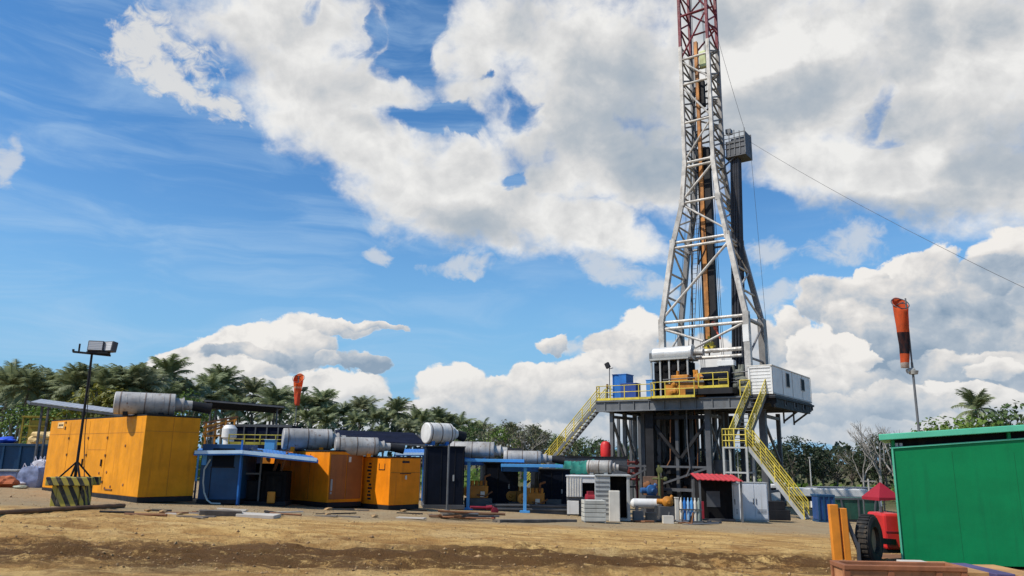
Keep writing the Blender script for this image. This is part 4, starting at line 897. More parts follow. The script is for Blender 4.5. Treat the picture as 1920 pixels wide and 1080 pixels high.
for dx, r in ((-.95,.022),(-.8,.022),(-.65,.022),(.72,.02),(.86,.02)): b.tube((xr+dx,4.9,ZF+1),(xr+dx*.5,4.6,ztop),r,5)
rp(b, 'drill_line', CABLE, T)
b = MB(); q = RG(1318, 112, 4.0); b.bb(q.x-.25,q.x+.3,3.8,4.2,q.z-.7,q.z+.7); rp(b, 'pale_fitting', paint('pale_green_paint', (.45,.5,.25), .6, 0, .2, .1, .3), T, .05)
b = MB(); xl_ = on(-1,0,ZL[0]).x+1.15; b.tube((xl_,5.2,ZF),(xl_*.35+xs_l*.65+.15,4.9,ZL[3]+.5),.075,8); b.tube((xl_*.35+xs_l*.65+.15,4.9,ZL[3]+.5),(xs_l+.5,4.8,zred-3),.07,8); rp(b, 'mud_standpipe', DGREY, T)
b = MB(); P = [Vector((xs_l+.5,4.8,ZL[3]+3)),Vector((xs_l+.75,4.5,ZL[3]+1.2)),Vector((xs_l+.9,4.3,ZL[2])),Vector((xs_l+1.0,4.2,ZL[1]-.5)),Vector((xr-.55,4.2,ZL[1]-1.6)),Vector((xr-.4,4.3,ZL[1]))]; b.poly(P,.055,8); rp(b, 'rotary_hose', BLACK, T)
b = MB(); A_, B_ = Vector((on(-1,1,ZF).x+.35,6.2,ZF)), on(-1,1,ZL[3])+Vector((.3,.1,0))
for dx in (-.2,.2): b.tube(A_+Vector((dx,0,0)), B_+Vector((dx,0,0)), .03, 6)
for k in range(46): q_ = A_+(B_-A_)*((k+.5)/46); b.beam(q_-Vector((.2,0,0)), q_+Vector((.2,0,0)), .03)
rp(b, 'ladder', MASTD, T)
# hook block and the red elevator links
q = RG(1330, 650, 3.6); H = rt('hook_block', 'yellow round hook block hanging at the foot of the brown guide rail', 'hook block', q.x, q.y, q.z)
b = MB(); b.lathe((q.x,q.y+.16,q.z),(0,-1,0),[(0,.2),(.02,.34),(.3,.34),(.32,.14),(.36,.1)],12)
for k in range(8): a_ = k*math.pi/4; b.box((q.x+.37*math.cos(a_),q.y,q.z+.37*math.sin(a_)),(.14,.22,.14),rot=Matrix.Rotation(-a_,3,'Y'))
b.tube((q.x,q.y,q.z+.3),(q.x,q.y,q.z+.75),.1,8); rp(b, 'sheave', YEL, H)
b = MB(); b.lathe((q.x,q.y-.15,q.z),(0,-1,0),[(0,.09),(.1,.09)],10); b.tube((q.x,q.y,q.z-.3),(q.x-.03,q.y,q.z-.7),.06,8); rp(b, 'hub', BLACK, H)
q = RG(1342, 617, 2.9); H = rt('elevator_links', 'slanting red elevator links beside the guide rail', 'links', q.x, q.y, q.z)
b = MB(); b.beam((q.x-.18,q.y,q.z+.55),(q.x+.02,q.y,q.z-.05),.34,.2); b.beam((q.x+.0,q.y,q.z),(q.x+.32,q.y,q.z-.75),.14,.12); rp(b, 'link', paint('faded_red_paint', (.50,.09,.045), .5, 0, .15, .1, .3), H, .03)
# monkey board and racked pipe
q0 = RG(1366, 300, 5.0); q1 = RG(1405, 300, 5.0); zb_ = q0.z; zt_ = RG(1385, 250, 5.0).z
M_ = rt('monkey_board', 'grey caged derrick platform bracketed high on the right side of the derrick', 'platform', (q0.x+q1.x)/2, 5, zb_)
b = MB(); b.bb(q0.x,q1.x,4.2,5.8,zb_-.12,zb_); rp(b, 'platform_floor', DGREY, M_)
b = MB(); b.bb(q0.x,q1.x,5.74,5.8,zb_,zt_); b.bb(q1.x-.06,q1.x,4.2,5.8,zb_,zt_-.2); b.bb(q0.x+.1,q1.x,4.2,4.25,zb_,zb_+1.15); rp(b, 'wind_wall', DGREY, M_)
b = MB()
for k in range(5): xx = q0.x+(q1.x-q0.x)*k/4; b.beam((xx,4.18,zb_),(xx,4.18,zt_-.15*(k % 2)),.06)
for z in (.55,.95,1.35,1.7): b.tube((q0.x,4.16,zb_+z),(q1.x,4.16,zb_+z),.03,6)
b.bb(q0.x+.1,q0.x+.5,4.3,4.8,zt_-.1,zt_+.25); rp(b, 'cage_bar', GREY, M_)
b = MB()
for y in (4.4,5.6): b.beam((q0.x-.9,y,zb_-1.2),(q0.x+.7,y,zb_-.1),.1)
rp(b, 'bracket', DGREY, M_)
PIPEM = paint('dark_drill_pipe', (.03,.032,.04), .5, .2, .2, .1, .3)
for i in range(12):
    xa_ = RG(1381, 310, 5.0).x+.16*(i % 4)-.22; xb_ = RG(1385, 700, 5.0).x+.25*(i % 4)-.38; y = 4.7+.25*(i//4); b = MB()
    b.tube((xb_-xb_,y-y,0),(xa_-xb_,-.1,zb_-ZF-.1),.10,8); b.lathe((0,0,0),(0,0,1),[(0,.13),(.5,.13),(.55,.10)],8)
    solo('drill_pipe', 'dark drill pipe racked upright between the drill floor and the caged platform', 'pipe', b, PIPEM, toW(xb_,y,ZF+.01), RRZ, 'racked drill pipes leaning in the derrick')
# ------------------------------------------------------------------ doghouse
D = rt('doghouse', 'white steel cabin with two dark windows standing on the right of the drill floor', 'cabin', XD/2, YD/2, ZF)
WD = WHITE
b = MB(); b.bb(XD,0,0,YD,ZF+.06,ZT); rp(b, 'wall', WD, D, .02)
b = MB(); n = 22
for k in range(7): z = ZF+.22+k*(ZT-ZF-.35)/7; b.bb(XD+.12,-.12,-.025,0,z,z+.05)
b.bb(XD,XD+.1,-.05,0,ZF+.06,ZT); b.bb(-.1,0,-.05,0,ZF+.06,ZT); b.bb(XD,0,-.05,0,ZT-.12,ZT); rp(b, 'end_wall_rib', WHITE, D)
b = MB(); b.bb(XD-.04,.04,-.06,YD+.04,ZT,ZT+.07); rp(b, 'roof', CREAM, D, .015)
b = MB()
for px in (1450,1469,1487,1505,1521):
    y = RS(px,740,0).y; b.bb(0,.02,y-.02,y+.02,ZF+.08,ZT-.02)
b.bb(0,.03,.0,YD,ZF+.06,ZF+.16); rp(b, 'wall_seam', LGREY, D)
for pa, pb_ in (((1473,700),(1480,726)), ((1501,711),(1508,733))):
    a_, c_ = RS(*pa,.0), RS(*pb_,.0); f = MB(); f.bb(0,.035,a_.y-.06,c_.y+.06,c_.z-.05,a_.z+.05); fr = rp(f, 'window_frame', LGREY, D); g_ = MB(); g_.bb(.03,.045,a_.y,c_.y,c_.z,a_.z); rp(g_, 'window_pane', GLASS, fr)
T = rt('doghouse_porch', 'dark bracketed steel porch under the white cabin', 'porch', .1, YD/2, ZF)
b = MB(); b.bb(XD-.3,.12,-.05,YD+.3,ZF-.2,ZF-.07+.06-.06); rp(b, 'porch_floor', BLACK, T)
for y in (.4, 2.6, 5, 7.3, YD-.1):
    b = MB(); b.bb(-3.2,.1,y-.07,y+.07,ZF-.48,ZF-.21); rp(b, 'bracket_arm', BLACK, T)
for y in (6.6, YD-.1): b = MB(); b.beam((.05,y,ZF-.4),(-1.3,y,ZF-1.35),.12); b.beam((-1.3,y,ZF-.4),(-1.3,y,ZF-1.5),.1); rp(b, 'bracket_strut', DGREY, T)
# ------------------------------------------------------------------ stairs and rails
def stair(name, label, p, q, w, wd, rails=(1, 1), m=GREY, ry=YEL):
    """flight from the top p down to q; wd is the horizontal direction of its width (rig frame)"""
    p, q, wd = Vector(p), Vector(q), Vector(wd); T = rt(name, label, 'stairs', *q)
    for s in (-.5, .5): b = MB(); b.beam(p+wd*(w*s), q+wd*(w*s), .07, .24); rp(b, 'stringer', m, T)
    n = max(6, int(abs(p.z-q.z)/.24)); b = MB(); d = Vector((q.x-p.x, q.y-p.y, 0)).normalized()
    for i in range(1, n):
        c = p+(q-p)*(i/n); e0, e1 = c-wd*(w*.5), c+wd*(w*.5); b.slab(e0+d*.11, e1+d*.11, e1-d*.11, e0-d*.11, -.035)
    rp(b, 'tread', DGREY, T)
    for s, on_ in zip((-.5, .5), rails):
        if not on_: continue
        up_ = Vector((0,0,1)); o = wd*(w*s*1.04); b = MB()
        for h, r in ((1.0,.036),(.78,.024),(.58,.024),(.38,.024),(.18,.024)): b.tube(p+o+up_*h, q+o+up_*h, r, 6)
        rl = rp(b, 'handrail', ry, T); k = max(3, int((p-q).length/1.0))
        for i in range(k+1): b = MB(); c = p+(q-p)*(i/k)+o; b.beam(c, c+up_*1.0, .05); rp(b, 'baluster', ry, rl)
    return T
# left flight
s1 = RG(1036, 866, 1.0); top = Vector((XL, 1.0, ZF)); dirn = s1-top; k = (ZG+.75-top.z)/dirn.z; bot = top+dirn*k
stair('staircase', 'yellow railed steel stairs running down from the left end of the drill floor', top, bot, .95, (0,1,0))
# landing tower, upper and lower flights on the right
LA = -3.3; lc = RG(1378, 838, LA); zl_ = lc.z; x0, x1 = RG(1354,838,LA-.6).x, RG(1401,838,LA-.6).x
lb = RG(1513, 976, LA); lb.z = max(lb.z, terr(*toW(lb.x, LA, 0).xy)+.02)
stair('staircase', 'upper yellow railed flight from the drill floor down to the landing tower', ((x0+x1)/2+.35, 0, ZF), ((x0+x1)/2-.25, LA+.65, zl_), 1.0, (1,0,0))
stair('staircase', 'lower yellow railed flight from the landing tower down to the yard', (x1, LA, zl_), lb, .95, (0,1,0), (1,1), LGREY)
L_ = rt('landing_tower', 'grey stair landing tower on four legs between the two right flights', 'tower', (x0+x1)/2, LA, ZG)
b = MB(); b.bb(x0,x1,LA-.6,LA+.65,zl_-.09,zl_); rp(b, 'landing_floor', LGREY, L_)
for x in (x0+.06, x1-.06):
    for y in (LA-.54, LA+.59): b = MB(); b.bb(x-.06,x+.06,y-.06,y+.06,ZG-.1,zl_-.09); rp(b, 'leg', LGREY, L_)
b = MB()
for z in (zl_-1.5, zl_-2.9):
    for y in (LA-.54, LA+.59): b.beam((x0+.1,y,z),(x1-.1,y,z),.09)
    for x in (x0+.06, x1-.06): b.beam((x,LA-.5,z),(x,LA+.55,z),.09)
for k in (.33,.66): b.beam((x0+(x1-x0)*k,LA+.59,zl_-.1),(x0+(x1-x0)*k,LA+.59,zl_-2.9),.05)
rp(b, 'cross_member', LGREY, L_)
up_ = Vector((0,0,1)); b = MB(); P = [Vector((x1-.05,LA-.58,zl_)),Vector((x0+.03,LA-.58,zl_)),Vector((x0+.03,LA+.6,zl_))]
for a_, c_ in zip(P[:-1], P[1:]):
    for h in (1.05,.7,.36): b.tube(a_+up_*h, c_+up_*h, .03, 6)
    for t_ in (0,.5,1): q = a_+(c_-a_)*t_; b.beam(q, q+up_*1.05, .055)
rp(b, 'guard_rail', YEL, L_)
def rrail(label, pts, h=1.05, toe=True, sp=1.25):
    T = rt('railing', label, 'railing', *pts[0]); P = [Vector(q) for q in pts]; b = MB(); t = MB()
    for a_, c_ in zip(P[:-1], P[1:]):
        for hh in (h, h*.55): b.tube(a_+up_*hh, c_+up_*hh, .032, 6)
        if toe: t.beam(a_+up_*.09, c_+up_*.09, .02, .16)
        n = max(1, round((c_-a_).length/sp))
        for i in range(n+1):
            q = a_+(c_-a_)*(i/n); k = MB(); k.beam(q, q+up_*(h+.01), .055); rp(k, 'post', YEL, T)
    rp(b, 'rail', YEL, T)
    if toe: rp(t, 'toe_board', YEL, T)
xa, xb = RG(1228,740,.06).x, RG(1285,740,.06).x; xc, xd = RG(1310,727,-.2).x, RG(1366,727,-.2).x
rrail('yellow railing round the left end of the drill floor beside the blue boxes', [(XL+.05,4.5,ZF),(XL+.05,1.6,ZF)]); rrail('yellow railing along the left front edge of the drill floor', [(XL+.05,.45,ZF),(XL+.05,.06,ZF),(xa-.1,.06,ZF)])
rrail('yellow railing of the projecting front bay below the black silencer frame', [(xa,.0,ZF),(xa,-.55,ZF-.02),(xb+.9,-.55,ZF-.02)], 1.1)
zr = RG(1340,727,-.2).z
rrail('raised yellow railing in front of the dark winch', [(xc,-.2,zr),(xd,-.2,zr)], 1.0, True, .95)
rrail('short yellow railing at the head of the right stairs', [(XD+.1,-.1,ZF),(XD-.55,-.1,ZF)], 1.0, False, .6)
b = MB(); b.bb(xa-.2,xb+1.0,-.65,-.145,ZF-.1,ZF-.03); b.bb(xc-.9,xd+.3,-.34,1.6,zr-.4,zr-.02)
T = rt('winch_platform', 'dark raised base plate under the winch and front bay', 'platform', (xc+xd)/2, .5, ZF); rp(b, 'base_plate', BLACK, T)
# ------------------------------------------------------------------ machinery on the drill floor
x0, x1 = RG(1223,690,1.4).x, RG(1291,690,1.4).x; z1 = RG(1255,672,1.4).z
E_ = rt('power_unit', 'black engine bank in a grey frame under the large silver drum', 'engine', (x0+x1)/2, 1.9, ZF)
b = MB(); b.bb(x0+.1,x1-.1,1.5,2.9,ZF+.1,z1-.25)
for k in range(4): xx = x0+.1+(x1-x0-.2)*(k+.5)/4; b.bb(xx-.22,xx+.22,1.35,1.5,ZF+.9,z1-.35); b.lathe((xx,1.35,z1-.75),(0,-1,0),[(0,.2),(.08,.2),(.1,.08)],14)
rp(b, 'engine_block', DARK, E_, .02)
for k in range(5): xx = x0+(x1-x0)*k/4; b = MB(); b.bb(xx-.055,xx+.055,1.2,1.31,ZF,z1-.12); rp(b, 'frame_post', LGREY, E_)
b = MB(); b.bb(x0-.12,x1+.12,1.1,3.0,z1-.12,z1); rp(b, 'frame_top', LGREY, E_)
c0, c1_ = RG(1226,660,1.8), RG(1300,658,1.8); zc = z1+.40; dL = c1_.x-c0.x
S_ = rt('silencer_drum', 'large silver silencer drum lying on the black engine bank', 'silencer', (c0.x+c1_.x)/2, 1.8, zc)
b = MB(); b.lathe((c0.x,1.8,zc),(1,0,0),[(0,.2),(.03,.46),(.08,.48),(.09,.48),(dL-.16,.48),(dL-.15,.54),(dL,.54),(dL+.02,.3)],26); rp(b, 'drum', paint('silver_drum', (.60,.595,.58), .4, .25, .08, .05, .3), S_)
b = MB(); b.bb(c0.x-.25,c0.x+.1,1.5,2.1,zc-.38,zc+.1); rp(b, 'end_box', GREY, S_, .02)
b = MB(); b.tube((c1_.x+.02,1.8,zc-.02),(c1_.x+.75,1.8,zc-.05),.25,18); rp(b, 'outlet_pipe', SILVER, S_)
def machine(name, label, cat, px0, px1, py0, py1, a, dep, m, seed, base=None):
    p0, p1 = RG(px0,py1,a), RG(px1,py0,a); x0, x1, z0, z1 = p0.x, p1.x, (base if base is not None else p0.z), p1.z; rng = random.Random(seed)
    T = rt(name, label, cat, (x0+x1)/2, a+dep/2, z0); w, h = x1-x0, z1-z0
    b = MB(); b.bb(x0,x1,a+.15,a+dep,z0,z0+h*.55); b.bb(x0+w*.15,x0+w*.6,a+.2,a+dep-.1,z0+h*.55,z0+h*.85); rp(b, 'housing', m, T, .04)
    for k in range(6):
        b = MB(); xx = x0+w*rng.uniform(.05,.95); zz_ = z0+h*rng.uniform(.2,.8); r = h*rng.uniform(.09,.2); b.lathe((xx,a+.15,zz_),(0,-1,0),[(0,r),(.06,r),(.08,r*.6),(.16,r*.5),(.18,r*.2)],12); rp(b, 'fitting', m, T)
    for k in range(4): b = MB(); xx = x0+w*rng.uniform(0,1); b.tube((xx,a+.3,z0+h*.5),(xx+rng.uniform(-.2,.2),a+.3,z1),h*.05,8); rp(b, 'standpipe', m, T)
    for k in range(3): b = MB(); zz_ = z0+h*rng.uniform(.3,.95); b.tube((x0-.1,a+.05,zz_),(x1+.1,a+.05,zz_+rng.uniform(-.15,.15)),.04,6); rp(b, 'pipe_run', DGREY, T)
machine('rotary_drive', 'amber rotary drive machinery behind the front bay railing', 'machine', 1246, 1316, 692, 740, .3, 1.0, YORANGE, 4, ZF)
q0, q1 = RG(1312,722,.6), RG(1368,684,.6); W_ = rt('winch', 'dark winch drum housing on the raised base before the derrick', 'winch', (q0.x+q1.x)/2, 1.1, ZF)
b = MB(); xm = (q0.x+q1.x)/2; rr = .62; b.lathe((q0.x,1.2,q1.z-rr),(1,0,0),[(0,rr*.4),(.02,rr),(q1.x-q0.x-.02,rr),(q1.x-q0.x,rr*.4)],24); b.bb(q0.x+.05,q1.x-.05,.75,1.7,ZF+.1,q1.z-rr); rp(b, 'drum_cover', NAVY, W_)
b = MB(); b.bb(xm+.25,xm+.95,.55,.75,ZF+.5,ZF+1.35); rp(b, 'brake_panel', OLIVE, W_, .03); b = MB(); [b.bb(xm+.3,xm+.9,.5,.55,ZF+.62+.3*k,ZF+.78+.3*k) for k in (0,1,2)]; rp(b, 'panel_slot', BLACK, W_)
q0, q1 = RG(1346,687,1.9), RG(1377,675,1.9); b = MB(); b.bb(0,q1.x-q0.x,-.2,.3,0,q1.z-q0.z); b.bb(.1,q1.x-q0.x-.1,-.1,.2,ZF-q0.z,0)
solo('white_cabinet', 'low white cabinet behind the dark winch', 'cabinet', b, WHITE, toW(q0.x,1.9,q0.z), RRZ, None, .02)
machine('pump_stack', 'grey green valve and pump stack between the dark winch and the white cabin', 'machine', 1374, 1398, 682, 738, .8, .9, paint('grey_green_machine', (.16,.165,.13), .6, 0, .35, .3, .4), 9, ZF)
def bluebox(label, px0, px1, py0, a, d, m=BLUE):
    p0, p1 = RG(px0,py0,a), RG(px1,py0,a); T = rt('toolbox', label, 'box', (p0.x+p1.x)/2, a+d/2, ZF); b = MB(); b.bb(p0.x,p1.x,a,a+d,ZF+.1,p0.z-.06); rp(b, 'body', m, T, .02)
    b = MB(); b.bb(p0.x-.03,p1.x+.03,a-.03,a+d+.03,p0.z-.06,p0.z); rp(b, 'lid', m, T, .01); b = MB(); b.bb(p0.x+.05,p1.x-.05,a+.05,a+d-.05,ZF,ZF+.1); rp(b, 'foot', BLACK, T)
bluebox('tallest blue box on the left part of the drill floor', 1148, 1174, 702, 2.2, 1.2); bluebox('low dark blue box in front of the tallest blue box', 1163, 1192, 719, .9, .8, paint('mid_blue_paint', (.02,.06,.26), .5, 0, .1, .05, .3)); bluebox('small light blue box next to the black engine bank', 1211, 1223, 712, .7, .6, paint('clear_blue_paint', (.06,.24,.56), .5, 0, .1, .02, .2))
q = RG(1116, 745, 1.9); LP = rt('lamp_post', 'thin lamp post with a tilted floodlight at the left end of the drill floor', 'lamp', XL+.15, 1.9, ZF); zt3 = RG(1113,690,1.9).z
b = MB(); b.tube((XL+.15,1.9,ZF),(XL+.15,1.9,zt3),.035,8); rp(b, 'pole', DGREY, LP); b = MB(); b.box((XL+.02,1.85,zt3+.12),(.34,.22,.42),rot=Matrix.Rotation(R(-25),3,'Y')); rp(b, 'lamp_head', BLACK, LP, .02)
b = MB(); b.beam((XL+.15,1.9,zt3-.15),(XL+.5,1.8,zt3-.1),.05); rp(b, 'bracket', DGREY, LP)
q = RG(1139, 745, 2.6); b = MB(); b.tube((0,0,0),(0,0,1.15),.05,8); b.lathe((0,0,1.15),(0,0,1),[(0,.09),(.3,.09),(.32,.04)],10); solo('vent_pipe', 'short dark standpipe left of the tallest blue box', 'pipe', b, RUSTY, toW(q.x,2.6,ZF), RRZ)
# guy lines
def wire(label, p, q, sag=0.0, r=.016):
    p, q = Vector(p), Vector(q); n = 14; P = [(q-p)*(i/n)+Vector((0,0,-sag*4*(i/n)*(1-i/n))) for i in range(n+1)]; b = MB(); b.poly(P, r, 5); solo('guy_wire', label, 'wire', b, CABLE, p)
mb0 = toW(q1.x, 0, 0)
pw = toW(RG(1405,265,5.0).x, 5.0, RG(1405,265,5.0).z); GA = at(1990, 533, 34); GD = GA-pw; GT = 1.0
while (pw+GD*GT).z > terr((pw+GD*GT).x, (pw+GD*GT).y)+.25 and GT < 6: GT += .01
GA = pw+GD*GT
wire('long guy wire running from the caged platform down to the right', pw, GA, 1.1, .012)
wire('thin wire from the upper derrick down to the caged platform', toW(*on(1,1,RG(1352,60,5.4).z)), pw+Vector((-.3,0,.9)), .15, .014)
pl = toW(*on(-1,1,ZL[3]+6)); wire('thin wire hanging from the left of the derrick down to the drill floor', pl, toW(XL*.62, 3, ZF+1.2), .3, .012)
wire('thin wire slanting from the derrick to the left end of the drill floor', toW(*on(-1,1,ZL[3]+3)), toW(XL*.72, 5, ZF+.5), .3, .012)
wire('thin vertical line hanging right of the racked pipe', pw+Vector((.05,0,-.5)), toW(XD-.2, 5.5, ZF+2.4), 0, .012)
# ------------------------------------------------------------------ vegetation
PALM_L = leaf_mat('palm_frond_green', (.15,.185,.085), (.43,.47,.25), .35, .4)
PALM_Y = leaf_mat('palm_frond_pale', (.16,.185,.095), (.45,.46,.28), .35, .4)
LEAF_D = leaf_mat('dark_leaf_green', (.03,.06,.018), (.14,.21,.06), .2, .35)
LEAF_M = leaf_mat('mid_leaf_green', (.06,.115,.016), (.25,.36,.06), .25, .35)
LEAF_Y = leaf_mat('yellow_leaf_green', (.08,.09,.010), (.33,.30,.035), .25, .35)
LEAF_B = leaf_mat('brownish_leaf', (.05,.05,.025), (.19,.175,.09), .2, .4)
BARK = paint('grey_bark', (.15,.125,.10), .9, 0, .3, 0, .4, (.05,.04,.03), .5)
BARKP = paint('pale_bark', (.30,.27,.235), .9, 0, .25, 0, .4, (.12,.1,.08), .4)
def palm_mesh(seed, m, H=9.0):
    rg = random.Random(seed); t = MB(); lean = rg.uniform(-.9,.9); P = []
    for i in range(9): k = i/8; P.append(Vector((lean*k*k, .3*math.sin(seed+2*k)*k, H*k)))
    for a, c, i in zip(P[:-1], P[1:], range(8)): t.tube(a, c, .2-.012*i, 7, .188-.012*i)
    c = MB(); top = P[-1]; n = rg.randint(26, 32)
    for f in range(n):
        az = 2*math.pi*(f*.618+rg.uniform(-.04,.04)); el = R(rg.choice((84,78,70,62,54,45,34,20,2,-30))+rg.uniform(-6,6)); L = rg.uniform(2.3,3.3)
        d = Vector((math.cos(az),math.sin(az),0)); side = Vector((-d.y,d.x,0)); p = top.copy(); e = el; S = 11; pts = [p.copy()]; dirs = []
        for s in range(S):
            w = d*math.cos(e)+Vector((0,0,math.sin(e))); dirs.append(w); p = p+w*(L/S); pts.append(p.copy()); e -= R(rg.uniform(2.2,6.0)+.35*s)*(1 if el > 0 else .5)
        for s in range(S):
            a, b_ = pts[s], pts[s+1]; w = dirs[s]; nrm = w.cross(side)
            c.add([a+side*.03, a-side*.03, b_-side*.025, b_+side*.025], [(0,1,2,3)])
            if s < 1: continue
            ll = .85*math.sin(math.pi*min(.93,(s+.6)/S))**.6+.12
            for sg in (-1,1):
                for q in (.02,.36,.70):
                    o = a+(b_-a)*q; tip = o+side*(sg*ll*.78)+w*(ll*.55)+nrm*(-ll*rg.uniform(.15,.6)*(1 if nrm.z > 0 else -1)); hw = w*.06
                    c.add([o-hw, o+hw, tip+hw*.25], [(0,1,2)])
    for k in range(5): a_ = rg.uniform(0,6.28); q = top+Vector((.22*math.cos(a_),.22*math.sin(a_),-.3)); c.add([q+Vector(v)*.16 for v in ((1,0,0),(-1,0,0),(0,1,0),(0,-1,0),(0,0,1),(0,0,-1))], OCT)
    return t.mesh('palm_trunk', BARK), c.mesh('palm_crown', m), H, 2.6
def broad_mesh(seed, m, H=8.0, wd=1.0, leaves=52, leaf=.42, trunk=.35):
    rg = random.Random(seed); t = MB(); c = MB(); fork = H*trunk
    t.tube((0,0,0),(0,0,fork),.22,8,.16); n = rg.randint(15,21)
    for i in range(n):
        k = (i+.5)/n; z = H*(trunk+.05)+(H*(.93-trunk))*k; rad = wd*H*.34*math.sin(math.pi*min(.98,.22+.75*k))**.8; a = i*2.4+rg.uniform(-.5,.5)
        q = Vector((rad*rg.uniform(.45,1)*math.cos(a), rad*rg.uniform(.45,1)*math.sin(a), z)); R_ = H*rg.uniform(.10,.18)
        mid = Vector((q.x*.4,q.y*.4,fork+(z-fork)*.45)); t.tube((0,0,fork*.92),mid,.09,5,.06); t.tube(mid,q,.06,5,.02)
        for j in range(leaves):
            v = Vector((rg.gauss(0,1),rg.gauss(0,1),rg.gauss(0,1))).normalized(); o = q+Vector((v.x,v.y,v.z*.72))*(R_*rg.uniform(.5,1.08))
            nn = (v+Vector((rg.uniform(-.9,.9),rg.uniform(-.9,.9),rg.uniform(-.2,.9)))).normalized(); u = nn.orthogonal().normalized(); w = nn.cross(u); s = leaf*rg.uniform(.55,1.15); an = rg.uniform(0,6.28)
            uu = u*math.cos(an)+w*math.sin(an); ww = nn.cross(uu)
            c.add([o-uu*s*.5, o+ww*s*.28, o+uu*s*.5, o-ww*s*.28], [(0,1,2,3)])
    return t.mesh('tree_trunk', BARK), c.mesh('tree_crown', m), H, wd*H*.36
def bare_mesh(seed, H=9.0):
    rg = random.Random(seed); t = MB(); tw = MB()
    def grow(p, d, L, r, lv, mb):
        q = p+d*L; mb.tube(p, q, r, 5, r*.66, False)
        if lv == 0: return
        for k in range(rg.choice((2,3,3))):
            nd = (d+Vector((rg.uniform(-.75,.75),rg.uniform(-.75,.75),rg.uniform(-.1,.5)))).normalized(); grow(q, nd, L*rg.uniform(.62,.85), r*.6, lv-1, tw if lv < 5 else t)
    grow(Vector((0,0,0)), Vector((0,0,1)), H*.30, .2, 5, t)
    return t.mesh('bare_trunk', BARKP), tw.mesh('bare_crown', BARKP), H, 3
PALMS = [palm_mesh(s, (PALM_L, PALM_L, PALM_Y)[s % 3], 8.5) for s in range(5)]
LEAF_DD = leaf_mat('deep_leaf_green', (.012,.024,.010), (.075,.10,.042), .2, .35)
DEEPT = [broad_mesh(80+s, LEAF_DD, 8, (1.0,1.3,.85)[s], 56, .46) for s in range(3)]
DARKT = [broad_mesh(20+s, LEAF_D, 8, (1.0,1.25,.8)[s]) for s in range(3)]
MIDT = [broad_mesh(30+s, LEAF_M, 8, (1.1,.9,1.3)[s]) for s in range(3)]
YELT = [broad_mesh(40+s, LEAF_Y, 6, 1.3) for s in range(1)]
BRNT = [broad_mesh(50+s, LEAF_B, 7, (1.2,1.5)[s], 34, .32) for s in range(2)]
BARE = [bare_mesh(60+s, 9) for s in range(2)]
TREES = []
def plant(kind, px, Y, top_y, pool, look, group, grow=0):
    """a tree at depth Y whose top shows at pixel row top_y"""
    p = gx(px, Y); zt = at(px, top_y, Y).z; tr, cr, H, w = random.choice(pool); full = H+(1.9 if pool is PALMS else 0)
    s = max(.35, (zt-p.z)/full); T = bpy.data.objects.new(kind, None); COL.objects.link(T); T.location = p; T.rotation_euler = (0,0,random.uniform(0,6.28))
    sx = s if pool is not PALMS else min(s, 1.15); T.scale = (sx*random.uniform(.92,1.12), sx*random.uniform(.92,1.12), s)
    for nm, me in (('trunk', tr), ('crown', cr)):
        o = bpy.data.objects.new(nm, me); COL.objects.link(o); o.parent = T
    if pool is PALMS:
        for o in T.children:                       # keep the crown's own proportions when the trunk is stretched
            if o.name.startswith('crown'): k = sx/s; o.scale = (1,1,k); o.location = (0,0,H*(1-k))
    T['category'] = 'palm' if pool is PALMS else 'tree'; T['group'] = group; TREES.append((px, look, T, Y)); return T
def interp(tab, x):
    for (a, va), (b_, vb) in zip(tab[:-1], tab[1:]):
        if x <= b_: return va+(vb-va)*max(0, (x-a))/(b_-a)
    return tab[-1][1]
PROF = [(-80,690),(0,686),(40,692),(62,712),(90,700),(130,692),(200,690),(245,694),(300,675),(335,705),(370,700),(410,690),(440,712),(470,712),(520,722),(590,730),(625,748),(660,745),(700,760),(745,748),(800,766),(860,780),(930,792),(1000,800),(1060,815),(1130,825),(1250,832)]
random.seed(41)
GP, GB = 'coconut palms in the tree line behind the yard', 'leafy trees in the tree line behind the yard'
for px in (-30,30,66,104,206,238): plant('broadleaf_tree', px+random.uniform(-4,4), 72+random.uniform(-3,8), interp(PROF,px)+random.uniform(4,18), random.choice((DARKT,DARKT,MIDT)), 'leafy green tree', GB)
for px, ty in ((20,762),(72,756),(118,764),(240,752),(290,750)): plant('broadleaf_tree', px, 60, ty, MIDT, 'lower bright green tree', GB)
for px, ty in ((172,728),(200,735),(335,738)): plant('broadleaf_tree', px, 58, ty, YELT if px < 210 else MIDT, 'yellow green bushy tree' if px < 210 else 'lower bright green tree', GB)
for px, dy in ((-12,4),(8,-2),(46,2),(84,0),(100,12),(124,-2),(136,10),(168,6),(204,-4),(240,-2),(150,4),(188,0),(28,4),(222,2),(268,6),(300,-2),(322,16),(352,12),(376,4),(410,-2),(432,20),(466,0),(494,14),(522,0),(546,22),(574,14),(590,0),(612,18),(640,12),(664,-1),(690,10),(716,14),(744,-2),(768,14),(792,6),(812,-2),(836,8),(858,2),(878,6),(902,0),(926,8),(950,4),(972,10),(996,2),(1020,8),(1046,4),(1078,8)):
    plant('coconut_palm', px, (78+px*.055 if px > 270 else 69)+random.uniform(-8,6 if px > 270 else 0), interp(PROF,px)+dy+random.uniform(-3,3), PALMS, 'coconut palm', GP)
for px in (286,338,392,446,505,560,602,654,706,756,802,846): plant('coconut_palm', px+random.uniform(-6,6), 70+px*.05, interp(PROF,px)+34+random.uniform(-6,10), PALMS, 'shorter coconut palm', GP)
